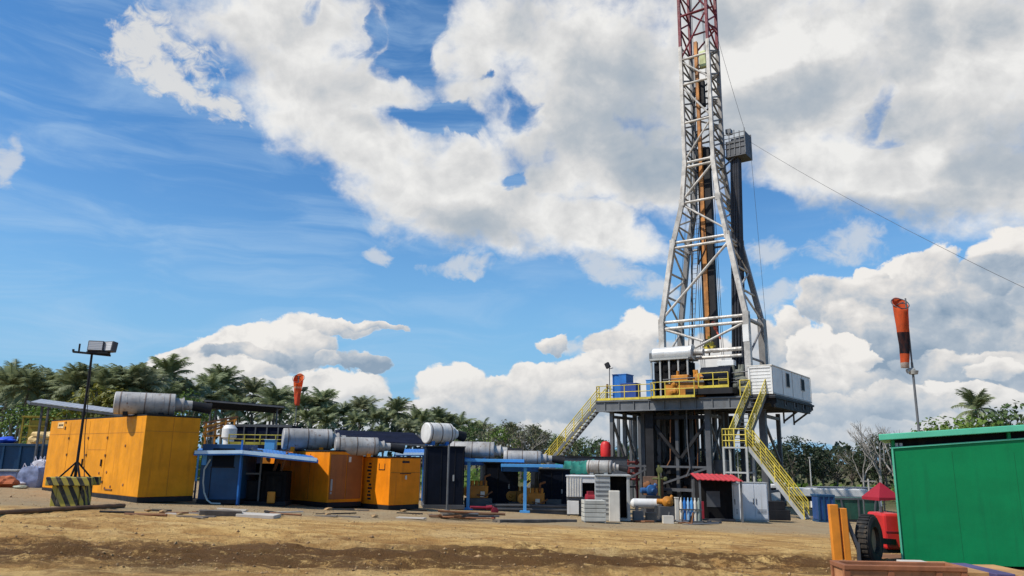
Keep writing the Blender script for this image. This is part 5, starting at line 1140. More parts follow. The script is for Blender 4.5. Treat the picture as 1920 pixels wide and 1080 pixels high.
for px, dy, pool in ((872,16,DARKT),(892,14,DARKT),(915,4,BRNT),(938,10,MIDT),(955,-4,BRNT),(978,2,BRNT),(1000,-2,BRNT),(1022,4,BRNT),(1045,6,DARKT),(1068,4,BRNT),(1092,2,DARKT),(1118,0,DARKT),(1146,2,BRNT),(1175,2,DARKT)):
    plant('broadleaf_tree', px, 105+random.uniform(-5,8), interp(PROF,px)+dy, pool, 'brownish thin tree' if pool is BRNT else 'leafy green tree', GB)
plant('bare_tree', 985, 100, 790, BARE, 'leafless grey tree', 'leafless trees')
GR = 'trees behind the right side of the yard'
for px, ty, pool in ((1235,838,BRNT),(1268,836,DEEPT),(1300,838,DEEPT),(1335,836,BRNT),(1368,838,DEEPT),(1405,836,DEEPT),(1440,834,BRNT),(1462,830,DEEPT),(1490,821,DEEPT),(1518,828,DEEPT),(1545,836,DEEPT),(1572,842,BRNT),(1600,846,BRNT),(1622,842,DEEPT),(1650,820,DEEPT),(1664,816,DEEPT)):
    plant('broadleaf_tree', px, 92+random.uniform(-6,8), ty, pool, 'brownish thin tree' if pool is BRNT else 'dark leafy tree', GR)
for px, ty in ((1622,826),(1655,785),(1682,790)): plant('bare_tree', px, 84, ty, BARE, 'leafless grey tree', 'leafless trees')
plant('coconut_palm', 1850, 98, 735, PALMS, 'lone coconut palm', GP)
for px, ty in ((1765,794),(1792,792),(1822,790),(1862,788)): plant('broadleaf_tree', px, 44, ty, MIDT, 'bright green bushy tree', GR)
for px, ty in ((1892,774),(1918,766)): plant('broadleaf_tree', px, 46, ty, DARKT, 'dark leafy tree', GR)
ZONES = [(-200,60,'at the far left'),(60,135,'left of the floodlight mast pole'),(135,215,'just right of the floodlight mast pole'),(215,330,'above the largest orange generator silencer'),(330,385,'between the largest silencer and the dark canopy'),(385,535,'behind the dark canvas canopy'),(535,630,'beside the small orange windsock'),(630,785,'above the right orange generator'),(785,865,'behind the short white drum silencer'),(865,1045,'left of the long left stairs'),(1045,1215,'behind the left rig columns'),(1215,1475,'behind the rig middle'),(1475,1580,'right of the rig under the white cabin'),(1580,1700,'just left of the green cabin'),(1700,2100,'behind the green cabin roof')]
ORD = ['first','second','third','fourth','fifth','sixth','seventh','eighth','ninth','tenth','eleventh','twelfth']
for a, b_, where in ZONES:
    looks = {}
    for px, look, T, Y in sorted((t for t in TREES if a <= t[0] < b_), key=lambda t: t[0]): looks.setdefault(look, []).append(T)
    for look, L in looks.items():
        for i, T in enumerate(L): T['label'] = f'{look} {where}' if len(L) == 1 else f'{ORD[i]} {look} from the left {where}'
# far wood: one mass behind the trees one can tell apart
wd = MB(); rg = random.Random(77)
for i in range(11500):
    px = rg.uniform(-420, 2300); Y = (96+max(0,px)*.045 if px < 1250 else 118)+rg.uniform(0,16); p = gx(px, Y)
    zt = at(px, (interp(PROF, px)+14 if px < 1250 else 842 if px < 1700 else 850)+9*math.sin(px*.11)+6*math.sin(px*.043), Y).z
    z = p.z+(zt-p.z)*rg.random()**.7; v = Vector((rg.gauss(0,1),rg.gauss(0,1)-1,rg.gauss(0,1)+.6)).normalized(); u = v.orthogonal().normalized(); w = v.cross(u); s = rg.uniform(.7,1.5); o = Vector((p.x,p.y,z))
    wd.add([o-u*s*.5, o+w*s*.33, o+u*s*.5, o-w*s*.33], [(0,1,2,3)])
wo = wd.to('background_woods', LEAF_DD); wo['kind'] = 'stuff'; wo['label'] = 'dark mass of woodland behind the trees round the yard'; wo['category'] = 'woods'
# low scrub at the foot of the trees
sc = MB()
for i in range(5200):
    px = rg.uniform(-80, 2000); Y = (56 if px < 900 else 76)+rg.uniform(0,22)
    if 880 < px < 1480: Y += 14
    p = gx(px, Y); z = p.z+rg.random()*2.1*(1.1 if px < 400 else .7); v = Vector((rg.gauss(0,1),rg.gauss(0,1)-.6,rg.gauss(0,1)+.8)).normalized(); u = v.orthogonal().normalized(); w = v.cross(u); s = rg.uniform(.4,.9); o = Vector((p.x,p.y,z))
    sc.add([o-u*s*.5, o+w*s*.3, o+u*s*.5, o-w*s*.3], [(0,1,2,3)])
so2 = sc.to('undergrowth', LEAF_M); so2['kind'] = 'stuff'; so2['label'] = 'low green scrub growing at the foot of the tree line'; so2['category'] = 'undergrowth'
# ------------------------------------------------------------------ windsocks
def windsock(label, px, Y, py_top, py_sock, stops, L, r0, r1, lean, fitting=False, sock_dx=0.0):
    p = gx(px, Y); T = thing('windsock', label, 'windsock', p); zt = at(px, py_top, Y).z-p.z; zs = at(px, py_sock, Y).z-p.z
    b = MB(); b.tube((0,0,-.1),(0,0,zt-L if fitting else zs),.05,10,.04); b.tube((0,0,zt-L if fitting else zs),(0,0,zt),.03,8); b.to('pole', GREY, T)
    s = MB(); n = 20; k = 14; vs = []
    for j in range(k+1):
        t = j/k; r = r0+(r1-r0)*t; z = -L*t; cx = lean*t*t
        for i in range(n):
            a = 2*math.pi*i/n; w = 1+.16*t*math.sin(3*a+6*t)+.09*t*math.sin(5*a+13*t)+.06*math.sin(9*t+1.5*a)*t; sq = 1-.25*t
            vs.append((cx+r*w*math.cos(a), r*w*sq*math.sin(a), z+1.1*r0*math.sin(a)*max(0,1-2.2*t)**1.5))
    s.add(vs, [(j*n+i, j*n+(i+1) % n, (j+1)*n+(i+1) % n, (j+1)*n+i) for j in range(k) for i in range(n)], True)
    m = sock_mat('sock_'+label[:6], [(a*L, c) for a, c in stops] if L <= 1 else [(a, c) for a, c in stops])
    o = s.to('sock', m, T); o.location = (sock_dx, -.02, zs); md = o.modifiers.new('thick', 'SOLIDIFY'); md.thickness = .012
    if L > 1: o.scale = (1,1,L); me = o.data; [setattr(v, 'co', (v.co.x, v.co.y, v.co.z/L)) for v in me.vertices]
    b = MB(); b.ring((sock_dx,-.02,zs),(0,-1.1,1),r0*1.22,.018); hp = b.to('hoop', DGREY, T)
    b = MB(); b.beam((0,0,zs),(sock_dx,-.02,zs),.03); b.beam((sock_dx,-r0,zs),(sock_dx,r0,zs),.03); b.to('swivel_arm', DGREY, T)
    if fitting:
        b = MB(); b.tube((-.2,0,zs-L-.12),(.05,0,zs-L-.05),.09,10); b.lathe((.02,0,zs-L-.22),(0,0,1),[(0,.14),(.12,.17),(.14,.08)],12); b.to('beacon', LGREY, T)
    return T
ORG, BLK = (.78,.13,.03), (.012,.012,.02)
windsock('small orange windsock hanging above the palms behind the yard', 545, 62, 704, 709, [(0,(.95,.20,.04)),(.33,(.95,.55,.35)),(.40,(.95,.19,.05)),(.6,(.92,.15,.06))], 2.2, .40, .15, .05)
windsock('large orange and black windsock on a pole behind the green cabin', 1744, 27, 560, 570, [(0,ORG),(.47,BLK),(.80,ORG),(.93,(.6,.55,.5))], 2.35, .25, .12, -.03, True, -.22)
# ------------------------------------------------------------------ equipment at the foot of the rig
p = gx(1150, 30.8); C_ = thing('control_unit', 'grey power control unit with an open dark doorway below a small drum silencer', 'control unit', p, R(-6))
m2 = lambda px, Y=30.8: (gx(px, Y)-p).x
xl, xr_ = m2(1116), m2(1182); zt = at(1150, 893, 30.8).z-p.z
b = MB(); b.bb(xl,m2(1145),0,1.6,.1,zt); b.bb(m2(1145),xr_,1.3,1.6,.1,zt); b.bb(xr_-.12,xr_,0,1.3,.1,zt); b.bb(xl,xr_+.05,-.05,1.65,zt,zt+.06); b.bb(xl,xr_,-.02,1.6,0,.1); b.to('housing', LGREY, C_, .012)
b = MB(); [b.bb(xl+.03,m2(1143),-.02,0,.25+k*.17,.3+k*.17) for k in range(8)]; b.to('louvre', GREY, C_)
b = MB(); b.bb(m2(1146),xr_-.14,.6,1.25,.1,zt-.06); b.to('doorway_block', DARK, C_)  # near-black block filling the open doorway
b = MB(); b.bb(m2(1142),m2(1162),-.45,.05,0,1.15); b.to('side_panel', CREAM, C_, .02)
silencer(C_, (m2(1126),.55,zt+.06+.28), R(-12), 1.0, .27, SILVER, LGREY)
p = gx(1113, 29.0); T = thing('slatted_crate', 'pale slatted crate standing in front of the grey control unit', 'crate', p, R(4))
b = MB()
for k in range(5): b.bb(-.40,.40,-.34,.34,.06+k*.15,.06+k*.15+.125)
b.to('slat', paint('pale_slats', (.5,.49,.43), .7, 0, .12, 0, .4), T, .01); b = MB()
for x in (-.37,.37):
    for y in (-.31,.31): b.bb(x-.02,x+.02,y-.02,y+.02,0,.8)
b.bb(-.38,.38,-.32,.32,.03,.06); b.bb(-.35,.35,-.3,.3,.06,.7); b.to('corner_post', LGREY, T)
p = gx(1090, 33.5); T = thing('white_hut', 'white ribbed container box with a dark opening left of the grey control unit', 'container', p, R(-4)); zb_, zt = at(1090,932,33.5).z-p.z, at(1090,894,33.5).z-p.z
b = MB(); b.bb(-.62,.05,0,1.6,zb_,zt); b.bb(.05,.65,.5,1.6,zb_,zt); b.bb(.05,.65,0,.5,zt-.25,zt); b.bb(-.66,.69,-.04,1.65,zt,zt+.05); b.to('wall', WHITE, T, .012)
b = MB(); [b.bb(-.58+k*.11,-.54+k*.11,-.025,0,zb_+.05,zt-.03) for k in range(6)]; b.to('wall_rib', CREAM, T); b = MB(); b.bb(.07,.63,.48,.5,zb_,zt-.25); b.to('dark_opening', DARK, T)
b = MB(); b.bb(-.62,.65,.1,1.5,zb_-.14,zb_); [b.bb(x-.06,x+.06,.1,.22,0,zb_-.14) for x in (-.55,0,.58)]; b.to('support_frame', DGREY, T); b = MB(); b.bb(-.6,-.1,.0,.09,.08,zb_-.16); b.to('lower_panel', WHITE, T, .01)
p = gx(1107, 31.8); T = thing('red_pump', 'small dark red pump between white box and grey control unit', 'pump', p, R(10)); zz_ = at(1107,945,31.8).z-p.z
b = MB(); b.lathe((-.2,0,zz_+.2),(1,0,0),[(0,.1),(.03,.2),(.36,.2),(.4,.1)],16); b.bb(-.12,.12,-.1,.1,zz_+.35,zz_+.5); b.to('pump_body', REDP, T); b = MB(); b.bb(-.25,.25,-.15,.15,0,zz_); b.to('stand', DGREY, T)
# teal tarpaulin roof
p0 = gx(1090, 38); T = thing('tarpaulin_shelter', 'low shelter under a sagging dark teal tarpaulin beside the left stairs', 'shelter', p0, 0); za, zb_ = at(1090,862,38).z-p0.z, at(1090,884,38).z-p0.z
n = 16; vs = []; xa, xb = (gx(1042,38)-p0).x, (gx(1122,38)-p0).x
for j in range(7):
    for i in range(n+1): t = i/n; vs.append((xa+(xb-xa)*t, -.2+j*.4, (za if j > 1 else zb_ if j == 0 else (za+zb_)/2+.1)-.12*math.sin(math.pi*t)+.05*math.sin(i*2.1+j)))
b = MB(); b.add(vs, [(j*(n+1)+i, j*(n+1)+i+1, (j+1)*(n+1)+i+1, (j+1)*(n+1)+i) for j in range(6) for i in range(n)], True); o = b.to('tarpaulin_sheet', TEAL, T); o.modifiers.new('t', 'SOLIDIFY').thickness = .03
b = MB()
for x in (xa+.1, xb-.1):
    for y in (-.1, 2.1): b.beam((x,y,0),(x,y,zb_+.1),.08)
b.to('post', DGREY, T); b = MB(); b.bb(xa+.2,xb-.2,.4,2,0,zb_-.35); b.to('stored_gear', DARK, T, .05)
p = gx(1100, 46); T = thing('mud_tank', 'long low dark tank behind the teal tarpaulin', 'tank', p, R(-3)); z1 = at(1100,858,46).z-p.z; b = MB(); b.bb(-2.2,2.4,0,1.5,.2,z1); b.to('body', DGREY, T, .02); b = MB(); b.bb(-2.25,2.45,-.05,1.55,z1,z1+.08); b.bb(-2.2,2.4,0,1.5,0,.2); b.to('rim', BLACK, T)
# red vessel and red pipework behind the left columns
p = gx(1137, 55); T = thing('red_vessel', 'bright red upright vessel behind the left rig columns', 'vessel', p); z0, z1 = at(1137,868,55).z-p.z, at(1137,829,55).z-p.z
b = MB(); b.lathe((0,0,z0-.3),(0,0,1),[(0,.2),(.3,.36),(z1-z0+.1,.37),(z1-z0+.3,.26),(z1-z0+.36,.1)],18); b.to('vessel_body', REDB, T); b = MB(); [b.beam((x,y,0),(x*.8,y*.8,z0),.1) for x, y in ((-.4,-.3),(.4,-.3),(0,.4))]; b.to('leg', REDP, T)
p = gx(1172, 57); T = thing('choke_manifold', 'dark red pipe manifold behind the left rig columns', 'manifold', p, R(-20)); z0 = at(1172,885,57).z-p.z; b = MB()
for k in range(4): b.tube((-1.1,0,z0-.5+.4*k),(1.1,0,z0-.5+.4*k),.09,8)
for x in (-.9,-.3,.3,.9): b.tube((x,0,0),(x,0,z0+.9),.08,8); b.lathe((x,-.1,z0+.1),(0,-1,0),[(0,.1),(.1,.18),(.14,.18),(.16,.05)],10)
b.to('pipework', paint('brown_red_pipework', (.13,.018,.016), .65, 0, .25, .4, .4), T); b = MB(); b.bb(-1.2,1.2,-.4,.4,0,.2); b.to('skid', DGREY, T)
# white horizontal vessel
p = gx(1212, 33.6); T = thing('white_tank', 'white horizontal cylinder tank on low saddles before the rig', 'tank', p, R(-4)); z0 = at(1212,944,33.6).z-p.z
b = MB(); b.lathe((-.66,0,z0),(1,0,0),[(0,.06),(.05,.15),(.12,.2),(1.2,.2),(1.27,.15),(1.32,.06)],20); b.to('vessel_body', WHITE, T); b = MB(); [b.bb(x-.06,x+.06,-.17,.17,0,z0-.1) for x in (-.4,.4)]; b.bb(-.7,.7,-.22,.22,0,.08); b.to('saddle', DGREY, T)
def pump(name, label, px, Y, py, m, r, rz=0, cat='pump'):
    p = gx(px, Y); T = thing(name, label, cat, p, R(rz)); z0 = max(r+.05, at(px,py,Y).z-p.z); b = MB(); b.lathe((0,.12,z0),(0,-1,0),[(0,r*.6),(.04,r),(.2,r),(.24,r*.7),(.28,r*.4),(.36,r*.3)],18); b.tube((0,0,z0),(r*.9,0,z0+r*1.1),r*.3,8); b.to('pump_casing', m, T)
    b = MB(); b.lathe((-.1,.1,z0),(-1,.2,0),[(0,r*.5),(r*1.4,r*.5),(r*1.5,r*.3)],14); b.to('motor', m, T); b = MB(); b.bb(-r*1.6,r*1.2,-.2,.3,0,max(.05,z0-r*.8)); b.to('pump_base', DGREY, T, .01)
pump('transfer_pump', 'round amber pump at the right end of the white horizontal tank', 1253, 33, 941, YORANGE, .23)
pump('transfer_pump', 'bright blue pump behind the white horizontal tank', 1223, 38, 920, paint('dull_blue_pump', (.018,.09,.24), .6, 0, .2, .25, .4), .28, 20)
p = gx(1270, 32); b = MB(); b.bb(-.07,.07,-.07,.07,0,1.0); b.bb(-.1,.1,-.1,.1,0,.05); b.bb(-.085,.085,-.085,.085,.95,1.0); solo('marker_post', 'short white post right of the round amber pump', 'post', b, CREAM, p, 0, None, .01)
p = gx(1295, 32.6); T = thing('gas_cylinder_rack', 'rack of blue and white upright gas cylinders in front of the rig', 'rack', p, R(-3))
CYLM = (CREAM, BLUE, paint('pale_blue_cylinder', (.25,.42,.62), .5, 0, .1, 0, .2), LBLUE, CREAM, paint('grey_green_cylinder', (.25,.3,.27), .5, 0, .1, 0, .2))
for k in range(6): x = -.37+.145*k; b = MB(); b.lathe((x,0,.08),(0,0,1),[(0,.065),(.72,.065),(.8,.04),(.84,.025),(.9,.03),(.92,.01)],12); b.to('gas_cylinder', CYLM[k], T)
b = MB(); b.bb(-.48,.48,-.14,.14,0,.08); b.bb(-.48,.48,-.1,-.075,.5,.55); [b.beam((x,.1,0),(x,.1,.85),.04) for x in (-.46,.46)]; b.to('rack_frame', DGREY, T)
# red roofed hut
p = gx(1345, 35.5); T = thing('red_roof_hut', 'small dark hut under a flat red sheet roof beside the landing tower', 'hut', p, R(-5)); zr_ = at(1345,897,35.5).z-p.z; xl, xr_ = (gx(1308,35.5)-p).x, (gx(1392,35.5)-p).x
b = MB(); b.corr((xl,-.6,zr_-.05),(xr_,-.6,zr_-.1),(xl,1.6,zr_+.18),.03,18,.03); b.to('roof_sheet', paint('red_roof_sheet', (.50,.035,.04), .55, 0, .1, .03, .3), T)
b = MB(); b.bb(xl+.15,xr_-.35,.3,1.4,.1,zr_-.1); b.to('wall', DARK, T, .02); b = MB(); [b.beam((x,y,0),(x,y,zr_-.08),.08) for x in (xl+.1,xr_-.1) for y in (-.45,1.4)]; b.to('post', GREY, T); b = MB(); b.bb(xl+.1,xr_-.3,.1,1.5,0,.1); b.to('floor_skid', DGREY, T)
b = MB(); b.bb(xl+.22,xl+.32,-.0,.12,.1,.85); b.to('red_standpipe', REDP, T); b = MB(); b.bb(xl+.5,xl+1.1,.28,.3,.6,1.3); b.to('panel_door', DGREY, T)
def cabinet(label, px0, px1, py, Y, m, rz=-4):
    p = gx((px0+px1)/2, Y); T = thing('cabinet', label, 'cabinet', p, R(rz)); w = (px1-px0)*Y/F_PX; h = at((px0+px1)/2, py, Y).z-p.z
    b = MB(); b.bb(-w/2,w/2,0,.8,.08,h); b.to('body', m, T, .02); b = MB(); b.bb(-w/2-.02,w/2+.02,-.02,.82,h,h+.04); b.bb(-w/2,w/2,.02,.78,0,.08); b.to('top_plate', LGREY, T)
    b = MB(); b.bb(-w/2+.05,-.02,-.02,0,.14,h-.06); b.bb(.02,w/2-.05,-.02,0,.14,h-.06); b.to('door', m, T, .006); b = MB(); b.bb(-.08,-.05,-.04,-.02,h*.45,h*.6); b.to('door_handle', DGREY, T); b = MB(); b.bb(.05,.08,-.04,-.02,h*.45,h*.6); b.to('door_handle', DGREY, T); b = MB(); [b.bb(.1,w/2-.1,-.026,-.02,h*.2+.06*k,h*.2+.02+.06*k) for k in range(4)]; b.to('vent_louvre', DGREY, T)
cabinet('narrow white cabinet just right of the red roofed hut', 1366, 1388, 908, 36.5, WHITE); cabinet('wide pale grey cabinet below the lower stair flight', 1393, 1441, 906, 37.4, paint('cool_white_paint', (.62,.64,.66), .5, 0, .05, .03, .3))
b = MB(); p = gx(1390, 39); b.bb(-1.1,2.4,0,.7,.0,.5); b.bb(-1.0,.0,-.05,.6,.5,.95); b.tube((-1.1,.2,.7),(2.3,.2,.75),.07,8); b.bb(1.2,2.2,.1,.7,.5,.9); solo('pipe_skid', 'dark pipe skid on the ground behind the pale cabinets', 'skid', b, BLACK, p, R(-4), None, .02)
rng = random.Random(31)
for i in range(16):
    px = rng.uniform(1190, 1345); Y = rng.uniform(30.5, 33); p = gx(px, Y); an = rng.gauss(0,.35); L = rng.uniform(.3,.8); d = Vector((math.cos(an),math.sin(an),rng.uniform(-.05,.05)))*L; b = MB(); r = rng.uniform(.025,.05)
    if i % 4 == 3: b.bb(-.2,.2,-.15,.15,-r,.2+.2*rng.random())
    elif i % 4 == 2: b.poly([(-L,0,0),(-L*.3,.1,.04),(L*.3,-.06,.0),(L*.5,.0,.35)], r, 7)
    else: b.tube(-d, d, r, 7)
    solo('yard_scrap', 'odd pipe hose or fitting lying before the white tank and cylinder rack', 'scrap', b, (RUSTY, GREY, DGREY, CREAM, PIPEB, TIMBER)[i % 6], p+Vector((0,0,r)), 0, 'small pipes and fittings lying at the foot of the rig')
p = gx(1238, 41); T = thing('valve_stand', 'yellow green valve stand under the drill floor', 'valve stand', p); z1 = at(1238,872,41).z-p.z; GY = paint('yellow_green_paint', (.13,.135,.04), .6, 0, .2, .1, .3); b = MB(); b.tube((0,0,0),(0,0,z1),.07,8); b.tube((-.35,0,z1-.7),(.35,0,z1-.7),.05,8); b.to('riser', GY, T); b = MB(); b.lathe((0,-.06,z1-.25),(0,-1,0),[(0,.05),(.04,.17),(.07,.17),(.08,.05)],14); b.lathe((.3,-.06,z1-.7),(0,-1,0),[(0,.05),(.04,.11),(.06,.11),(.08,.05)],12); b.to('handwheel', GY, T)
# ------------------------------------------------------------------ far right of the yard
p = gx(1535, 62); T = thing('white_truck', 'long white tank truck parked at the edge of the trees', 'truck', p, R(-4)); z1 = at(1535,916,62).z-p.z
b = MB(); b.bb(-2.2,3.9,0,2,.95,z1); b.to('cargo_body', WHITE, T, .08); b = MB(); b.bb(-3.6,-2.35,.05,1.95,.55,z1+.25); b.bb(-2.9,-2.35,.1,1.9,z1+.25,z1+.4); b.to('cab', WHITE, T, .12); b = MB(); b.bb(-3.63,-3.2,.03,.06,1.3,z1); b.bb(-3.0,-2.5,.02,.05,1.3,z1+.05); b.to('cab_window', GLASS, T)
b = MB(); b.bb(-3.5,3.9,.3,1.7,.6,.9); b.to('chassis', BLACK, T)
for x in (-2.9,.2,2.2,3.2): b = MB(); b.lathe((x,.35,.48),(0,-1,0),[(0,.3),(.02,.48),(.28,.48),(.3,.3)],20); b.to('wheel', RUBBER, T)
p = gx(1600, 63); T = thing('white_hut', 'low white hut right of the long white truck', 'hut', p, R(2)); z1 = at(1600,917,63).z-p.z; b = MB(); b.bb(-2.6,2.4,0,2,0,z1); b.to('wall', WHITE, T, .02); b = MB(); b.bb(-2.8,2.6,-.2,2.2,z1,z1+.12); b.to('roof', GREY, T); b = MB(); [b.bb(x,x+.6,-.03,0,.8,z1-.4) for x in (-2,-.5,1)]; b.to('window', GLASS, T)
p = gx(1552, 41); T = thing('water_tank', 'dark blue ribbed tank on the dirt right of the stair foot', 'tank', p, R(-5)); b = MB(); b.bb(-.42,.42,0,1.1,.1,1.35); b.to('body', paint('deep_blue_tank', (.012,.06,.2), .5, 0, .15, .05, .3), T, .04); b = MB(); [b.bb(x-.04,x+.04,-.05,0,.1,1.35) for x in (-.39,-.13,.13,.39)]; b.bb(-.45,.45,-.06,1.15,1.3,1.4); b.bb(-.45,.45,-.03,1.1,0,.1); b.to('rib', BLUEC, T)
p = gx(1612, 44); T = thing('green_skip', 'dark green steel skip left of the red pointed tent', 'skip', p, R(-3)); b = MB(); z1 = at(1612,934,44).z-p.z; v = [(-1.0,0,.15),(1.0,0,.15),(1.25,0,z1),(-1.25,0,z1)]; b.add([(x,y,z) for y in (0,1.2) for x,_,z in v], [(3,2,1,0),(4,5,6,7),(0,1,5,4),(1,2,6,5),(3,0,4,7),(2,3,7,6)]); b.to('skip_body', paint('dark_green_steel', (.015,.07,.045), .55, 0, .2, .1, .3), T); b = MB(); b.bb(-1.3,1.3,-.06,0,z1-.1,z1); [b.beam((x,-.04,.15),(x*1.2,-.04,z1-.05),.08) for x in (-.8,0,.8)]; b.bb(-1,1,.1,1.1,0,.15); b.to('rim', DGREY, T)
p = gx(1658, 36); T = thing('red_tent', 'red pointed tent canopy just left of the green cabin', 'tent', p, R(12)); z0, z1 = at(1658,932,36).z-p.z, at(1664,904,36).z-p.z
b = MB(); b.add([(-.58,-.6,z0),(.58,-.6,z0),(.58,.6,z0),(-.58,.6,z0),(0,0,z1),(-.58,-.6,z0-.14),(.58,-.6,z0-.1),(.58,.6,z0-.14),(-.58,.6,z0-.12)], [(0,1,4),(1,2,4),(2,3,4),(3,0,4),(5,6,1,0),(6,7,2,1),(7,8,3,2),(8,5,0,3)]); o = b.to('canopy', paint('red_canvas', (.27,.008,.02), .7, 0, .08, 0, .15, (.2,.01,.02)), T); o.modifiers.new('t','SOLIDIFY').thickness = .02
for x in (-.54,.54):
    for y in (-.55,.55): b = MB(); b.beam((x,y,0),(x,y,z0),.05); b.to('leg', GREY, T)
p = gx(1524, 70); b = MB(); zt = at(1524,858,70).z-p.z; b.tube((0,0,0),(0,0,zt),.07,8,.05); b.lathe((0,0,zt-.1),(0,0,1),[(0,.1),(.12,.14),(.14,.06)],10); solo('utility_pole', 'pale thin pole standing behind the long white truck', 'pole', b, GALV, p)
p = gx(1634, 52); b = MB(); zt = at(1634,898,52).z-p.z; b.tube((0,0,0),(0,0,zt),.07,8,.06); b.beam((-.5,0,zt-.15),(.5,0,zt-.15),.07); solo('utility_pole', 'pale pole with a crossbar beside the red pointed tent', 'pole', b, GALV, p)
# ------------------------------------------------------------------ foreground: green cabin and gear
p = ground(1691, 1060); CRZ = R(-10); T = thing('green_cabin', 'plain green site cabin with a pale green roof slab at the right', 'cabin', p, CRZ); Yc = p.y
zw = at(1672,841,Yc).z-p.z; zr0 = at(1672,828,Yc).z-p.z; Wd = 5.5; rise = .085
def sl(x): return rise*x
sk = (Vector((p.x, p.y, 0)).normalized()); sk.rotate(Matrix.Rotation(-CRZ+R(-2), 3, 'Z')); SX = sk.x/sk.y     # the end wall leans away from square
def cq(x, y): return x+SX*y
b = MB(); v = [(0,0,0),(Wd,0,.12),(Wd,0,zw+sl(Wd)),(0,0,zw)]; b.add([(cq(x,y),y,z) for y in (0,2.4) for x,_,z in v], [(0,1,2,3),(7,6,5,4),(1,0,4,5),(2,1,5,6),(3,2,6,7),(0,3,7,4)]); b.to('wall', GREENP, T, .01)
b = MB(); b.slab((-.26,-.1,zr0+.15),(Wd+.2,-.1,zr0+.15+sl(Wd)),(cq(Wd+.2,2.6),2.6,zr0+.15+sl(Wd)),(cq(-.26,2.6),2.6,zr0+.15),.13); b.to('roof', GREENR, T, .012)
b = MB(); b.slab((.03,.12,zr0+.015),(Wd-.03,.12,zr0+.015+sl(Wd)),(cq(Wd-.03,2.3),2.3,zr0+.015+sl(Wd)),(cq(.03,2.3),2.3,zr0+.015),zr0-zw+.0); b.to('gap_shade', DARK, T)  # dark slab filling the gap, the roof's shadow put into its colour
b = MB(); b.beam((0,-.012,zw+.012),(Wd,-.012,zw+.012+sl(Wd)),.03,.03); b.to('top_trim', GREENR, T); b = MB(); b.beam((.02,-.014,0),(.02,-.014,zw),.03,.02); b.to('corner_trim', GREENR, T)
b = MB(); [b.beam((x,.05,zw+sl(x)),(x,.05,zr0+.03+sl(x)),.06) for x in (.06,2.4,4.2)]; b.to('roof_post', GREENP, T); b = MB(); [b.bb(x,x+.06,.02,.1,zw+.03,zw+.12) for x in (.1,.19)]; b.to('cable_clip', LGREY, T)
b = MB(); b.bb(-.03,Wd,.02,2.2,-.3,-.005); b.to('base_skid', RUSTY, T, .01)
b = MB(); [b.bb(x-.003,x+.003,-.003,0,.14,zw-.05) for x in (1.22,2.44)]; b.to('panel_joint', paint('green_joint', (.002,.15,.05), .6, 0, .1, 0, .1), T)
RB = paint('rust_brown_paint', (.30,.115,.05), .7, 0, .2, .2, .5, (.12,.05,.025), .2)
p = gx(1692, 12.4); T = thing('steel_basket', 'rust brown open steel basket at the bottom edge in front of the green cabin', 'basket', p, R(-2)); zt = at(1640,1060,12.4).z-p.z; x0, x1 = -.88, 1.0
b = MB(); b.bb(x0,x1,-.05,.05,zt-.07,zt); b.bb(x0,x1,.45,.55,zt-.07,zt); b.bb(x0,x0+.09,.05,.45,zt-.07,zt); b.bb(x1-.09,x1,.05,.45,zt-.07,zt); b.to('top_rail', RB, T, .008)
for x in (x0+.05,x0+.72,x0+1.45,x1-.05):
    for y in (0,.5): b = MB(); b.bb(x-.045,x+.045,y-.04,y+.04,0,zt-.07); b.to('post', RB, T)
b = MB(); b.bb(x0,x1,-.02,.0,.02,zt-.075); b.bb(x0,x1,.5,.52,.02,zt-.075); b.bb(x0+.03,x0+.05,.05,.45,.02,zt-.075); b.bb(x1-.05,x1-.03,.05,.45,.02,zt-.075); b.bb(x0,x1,0,.5,-.05,.02); b.to('side_panel', paint('tan_rust_panel', (.44,.20,.085), .75, 0, .2, .3, .6, (.16,.07,.03), .2), T)
p = gx(1850, 12.8); zt = at(1850,1066,12.8).z-p.z
for k, (dx, w, m, lab) in enumerate(((-.75,.42,PALEBOARD,'pale timber plank end nearest the rust brown basket'),(-.28,.36,paint('orange_timber', (.42,.23,.09), .8, 0, .2, 0, .4),'orange brown timber plank in the middle of the plank stack'),(.15,.3,paint('purple_plastic', (.09,.07,.16), .6, 0, .2, 0, .2),'dark purple plastic box among the timber planks'),(.6,.45,paint('orange_timber', (0,0,0)),'orange brown timber plank at the right end of the plank stack'))):
    b = MB(); b.bb(-w/2,w/2,-.3,1.0,-.03,zt-.02*k); solo('timber_plank' if 'plank end' in lab or 'timber plank' in lab[:30] else 'plastic_box', lab, 'plank' if 'box' not in lab else 'box', b, m, p+Vector((dx,0,0)), R(2*k-3), None, .01)
p = gx(1580, 16.2); T = thing('orange_frame', 'bright orange folded steel frame standing by the rust brown basket', 'frame', p, R(-6)); zt = at(1568,946,16.2).z-p.z
OF = paint('bright_orange_paint', (.76,.25,.018), .6, 0, .14, .32, .6, (.3,.1,.02))
for x, w, h in ((-.09,.17,zt),(.10,.13,zt-.07)): b = MB(); b.beam((x,0,.02),(x-.02,0,h),w,.16); b.to('upright', OF, T, .01)
b = MB(); b.bb(-.2,.2,-.12,.12,0,.06); b.beam((.1,.0,zt-.15),(.34,.02,.3),.08,.06); b.bb(.3,.36,-.03,.03,0,.45); b.to('foot_plate', DGREY, T)
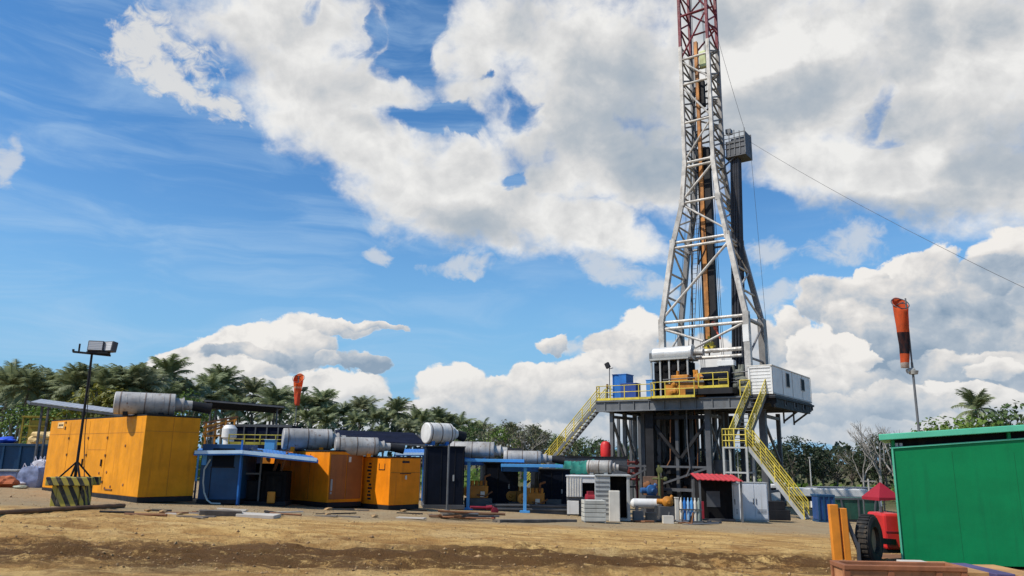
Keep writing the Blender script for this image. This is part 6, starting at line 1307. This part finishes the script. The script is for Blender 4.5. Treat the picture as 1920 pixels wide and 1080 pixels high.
p = gx(1634, 16.5); T = thing('wheeled_compressor', 'red wheeled site compressor with a big dark tyre, half hidden by the green cabin', 'compressor', p, R(48))
b = MB(); prof = [(-.13,.27),(-.15,.42),(-.12,.48),(-.06,.5),(.06,.5),(.12,.48),(.15,.42),(.13,.27)]; n = 32; vs = []; k = len(prof)
for j in range(n):
    a = 2*math.pi*j/n
    for q, rr in prof: vs.append((rr*math.cos(a), q, .5+rr*math.sin(a)))
b.add(vs, [(j*k+i, j*k+(i+1) % k, ((j+1) % n)*k+(i+1) % k, ((j+1) % n)*k+i) for j in range(n) for i in range(k)], True)
for j in range(n): a = 2*math.pi*j/n; b.box((.505*math.cos(a),0,.5+.505*math.sin(a)),(.025,.2,.045),rot=Matrix.Rotation(-a,3,'Y'))
wh = b.to('wheel', RUBBER, T)
b = MB(); b.lathe((0,-.05,.5),(0,1,0),[(0,.05),(.0,.28),(.08,.29),(.1,.12),(.16,.1)],20); b.to('rim', paint('dusty_rim', (.30,.22,.13), .7, 0, .2, .3, .4), wh)
b = MB(); OB = gx(1667, 17.5)-gx(1634, 16.5); CQ = lambda dx, dy, z: ((dx+.12+OB.x)*.669+(dy-.72+OB.y)*.743, -(dx+.12+OB.x)*.743+(dy-.72+OB.y)*.669, z); b.box(CQ(-.12,.72,.62), (.44,.8,.74), rz=-R(48)); b.to('body', REDB, T, .05)
b = MB(); b.box(CQ(-.12,.315,.62), (.40,.012,.02), rz=-R(48)); b.to('body_seam', REDP, T)
b = MB(); b.box(CQ(-.12,.75,.22), (.5,.7,.1), rz=-R(48)); b.beam(CQ(-.1,.4,.4), (0,.1,.5), .12); b.to('chassis', BLACK, T)
b = MB(); b.tube(CQ(-.15,.8,.98), CQ(-.15,.8,1.12), .04, 8); b.to('exhaust_pipe', DGREY, T)

b = MB(); b.bb(-.5,.5,-.5,.5,-.15,.28); b.ring((0,0,.3),(1,0,0),.1,.025,14); solo('anchor_block', 'concrete anchor block holding the lower end of the long guy wire', 'block', b, CONCR, Vector((GA.x, GA.y, terr(GA.x, GA.y))), .5, None, .02)
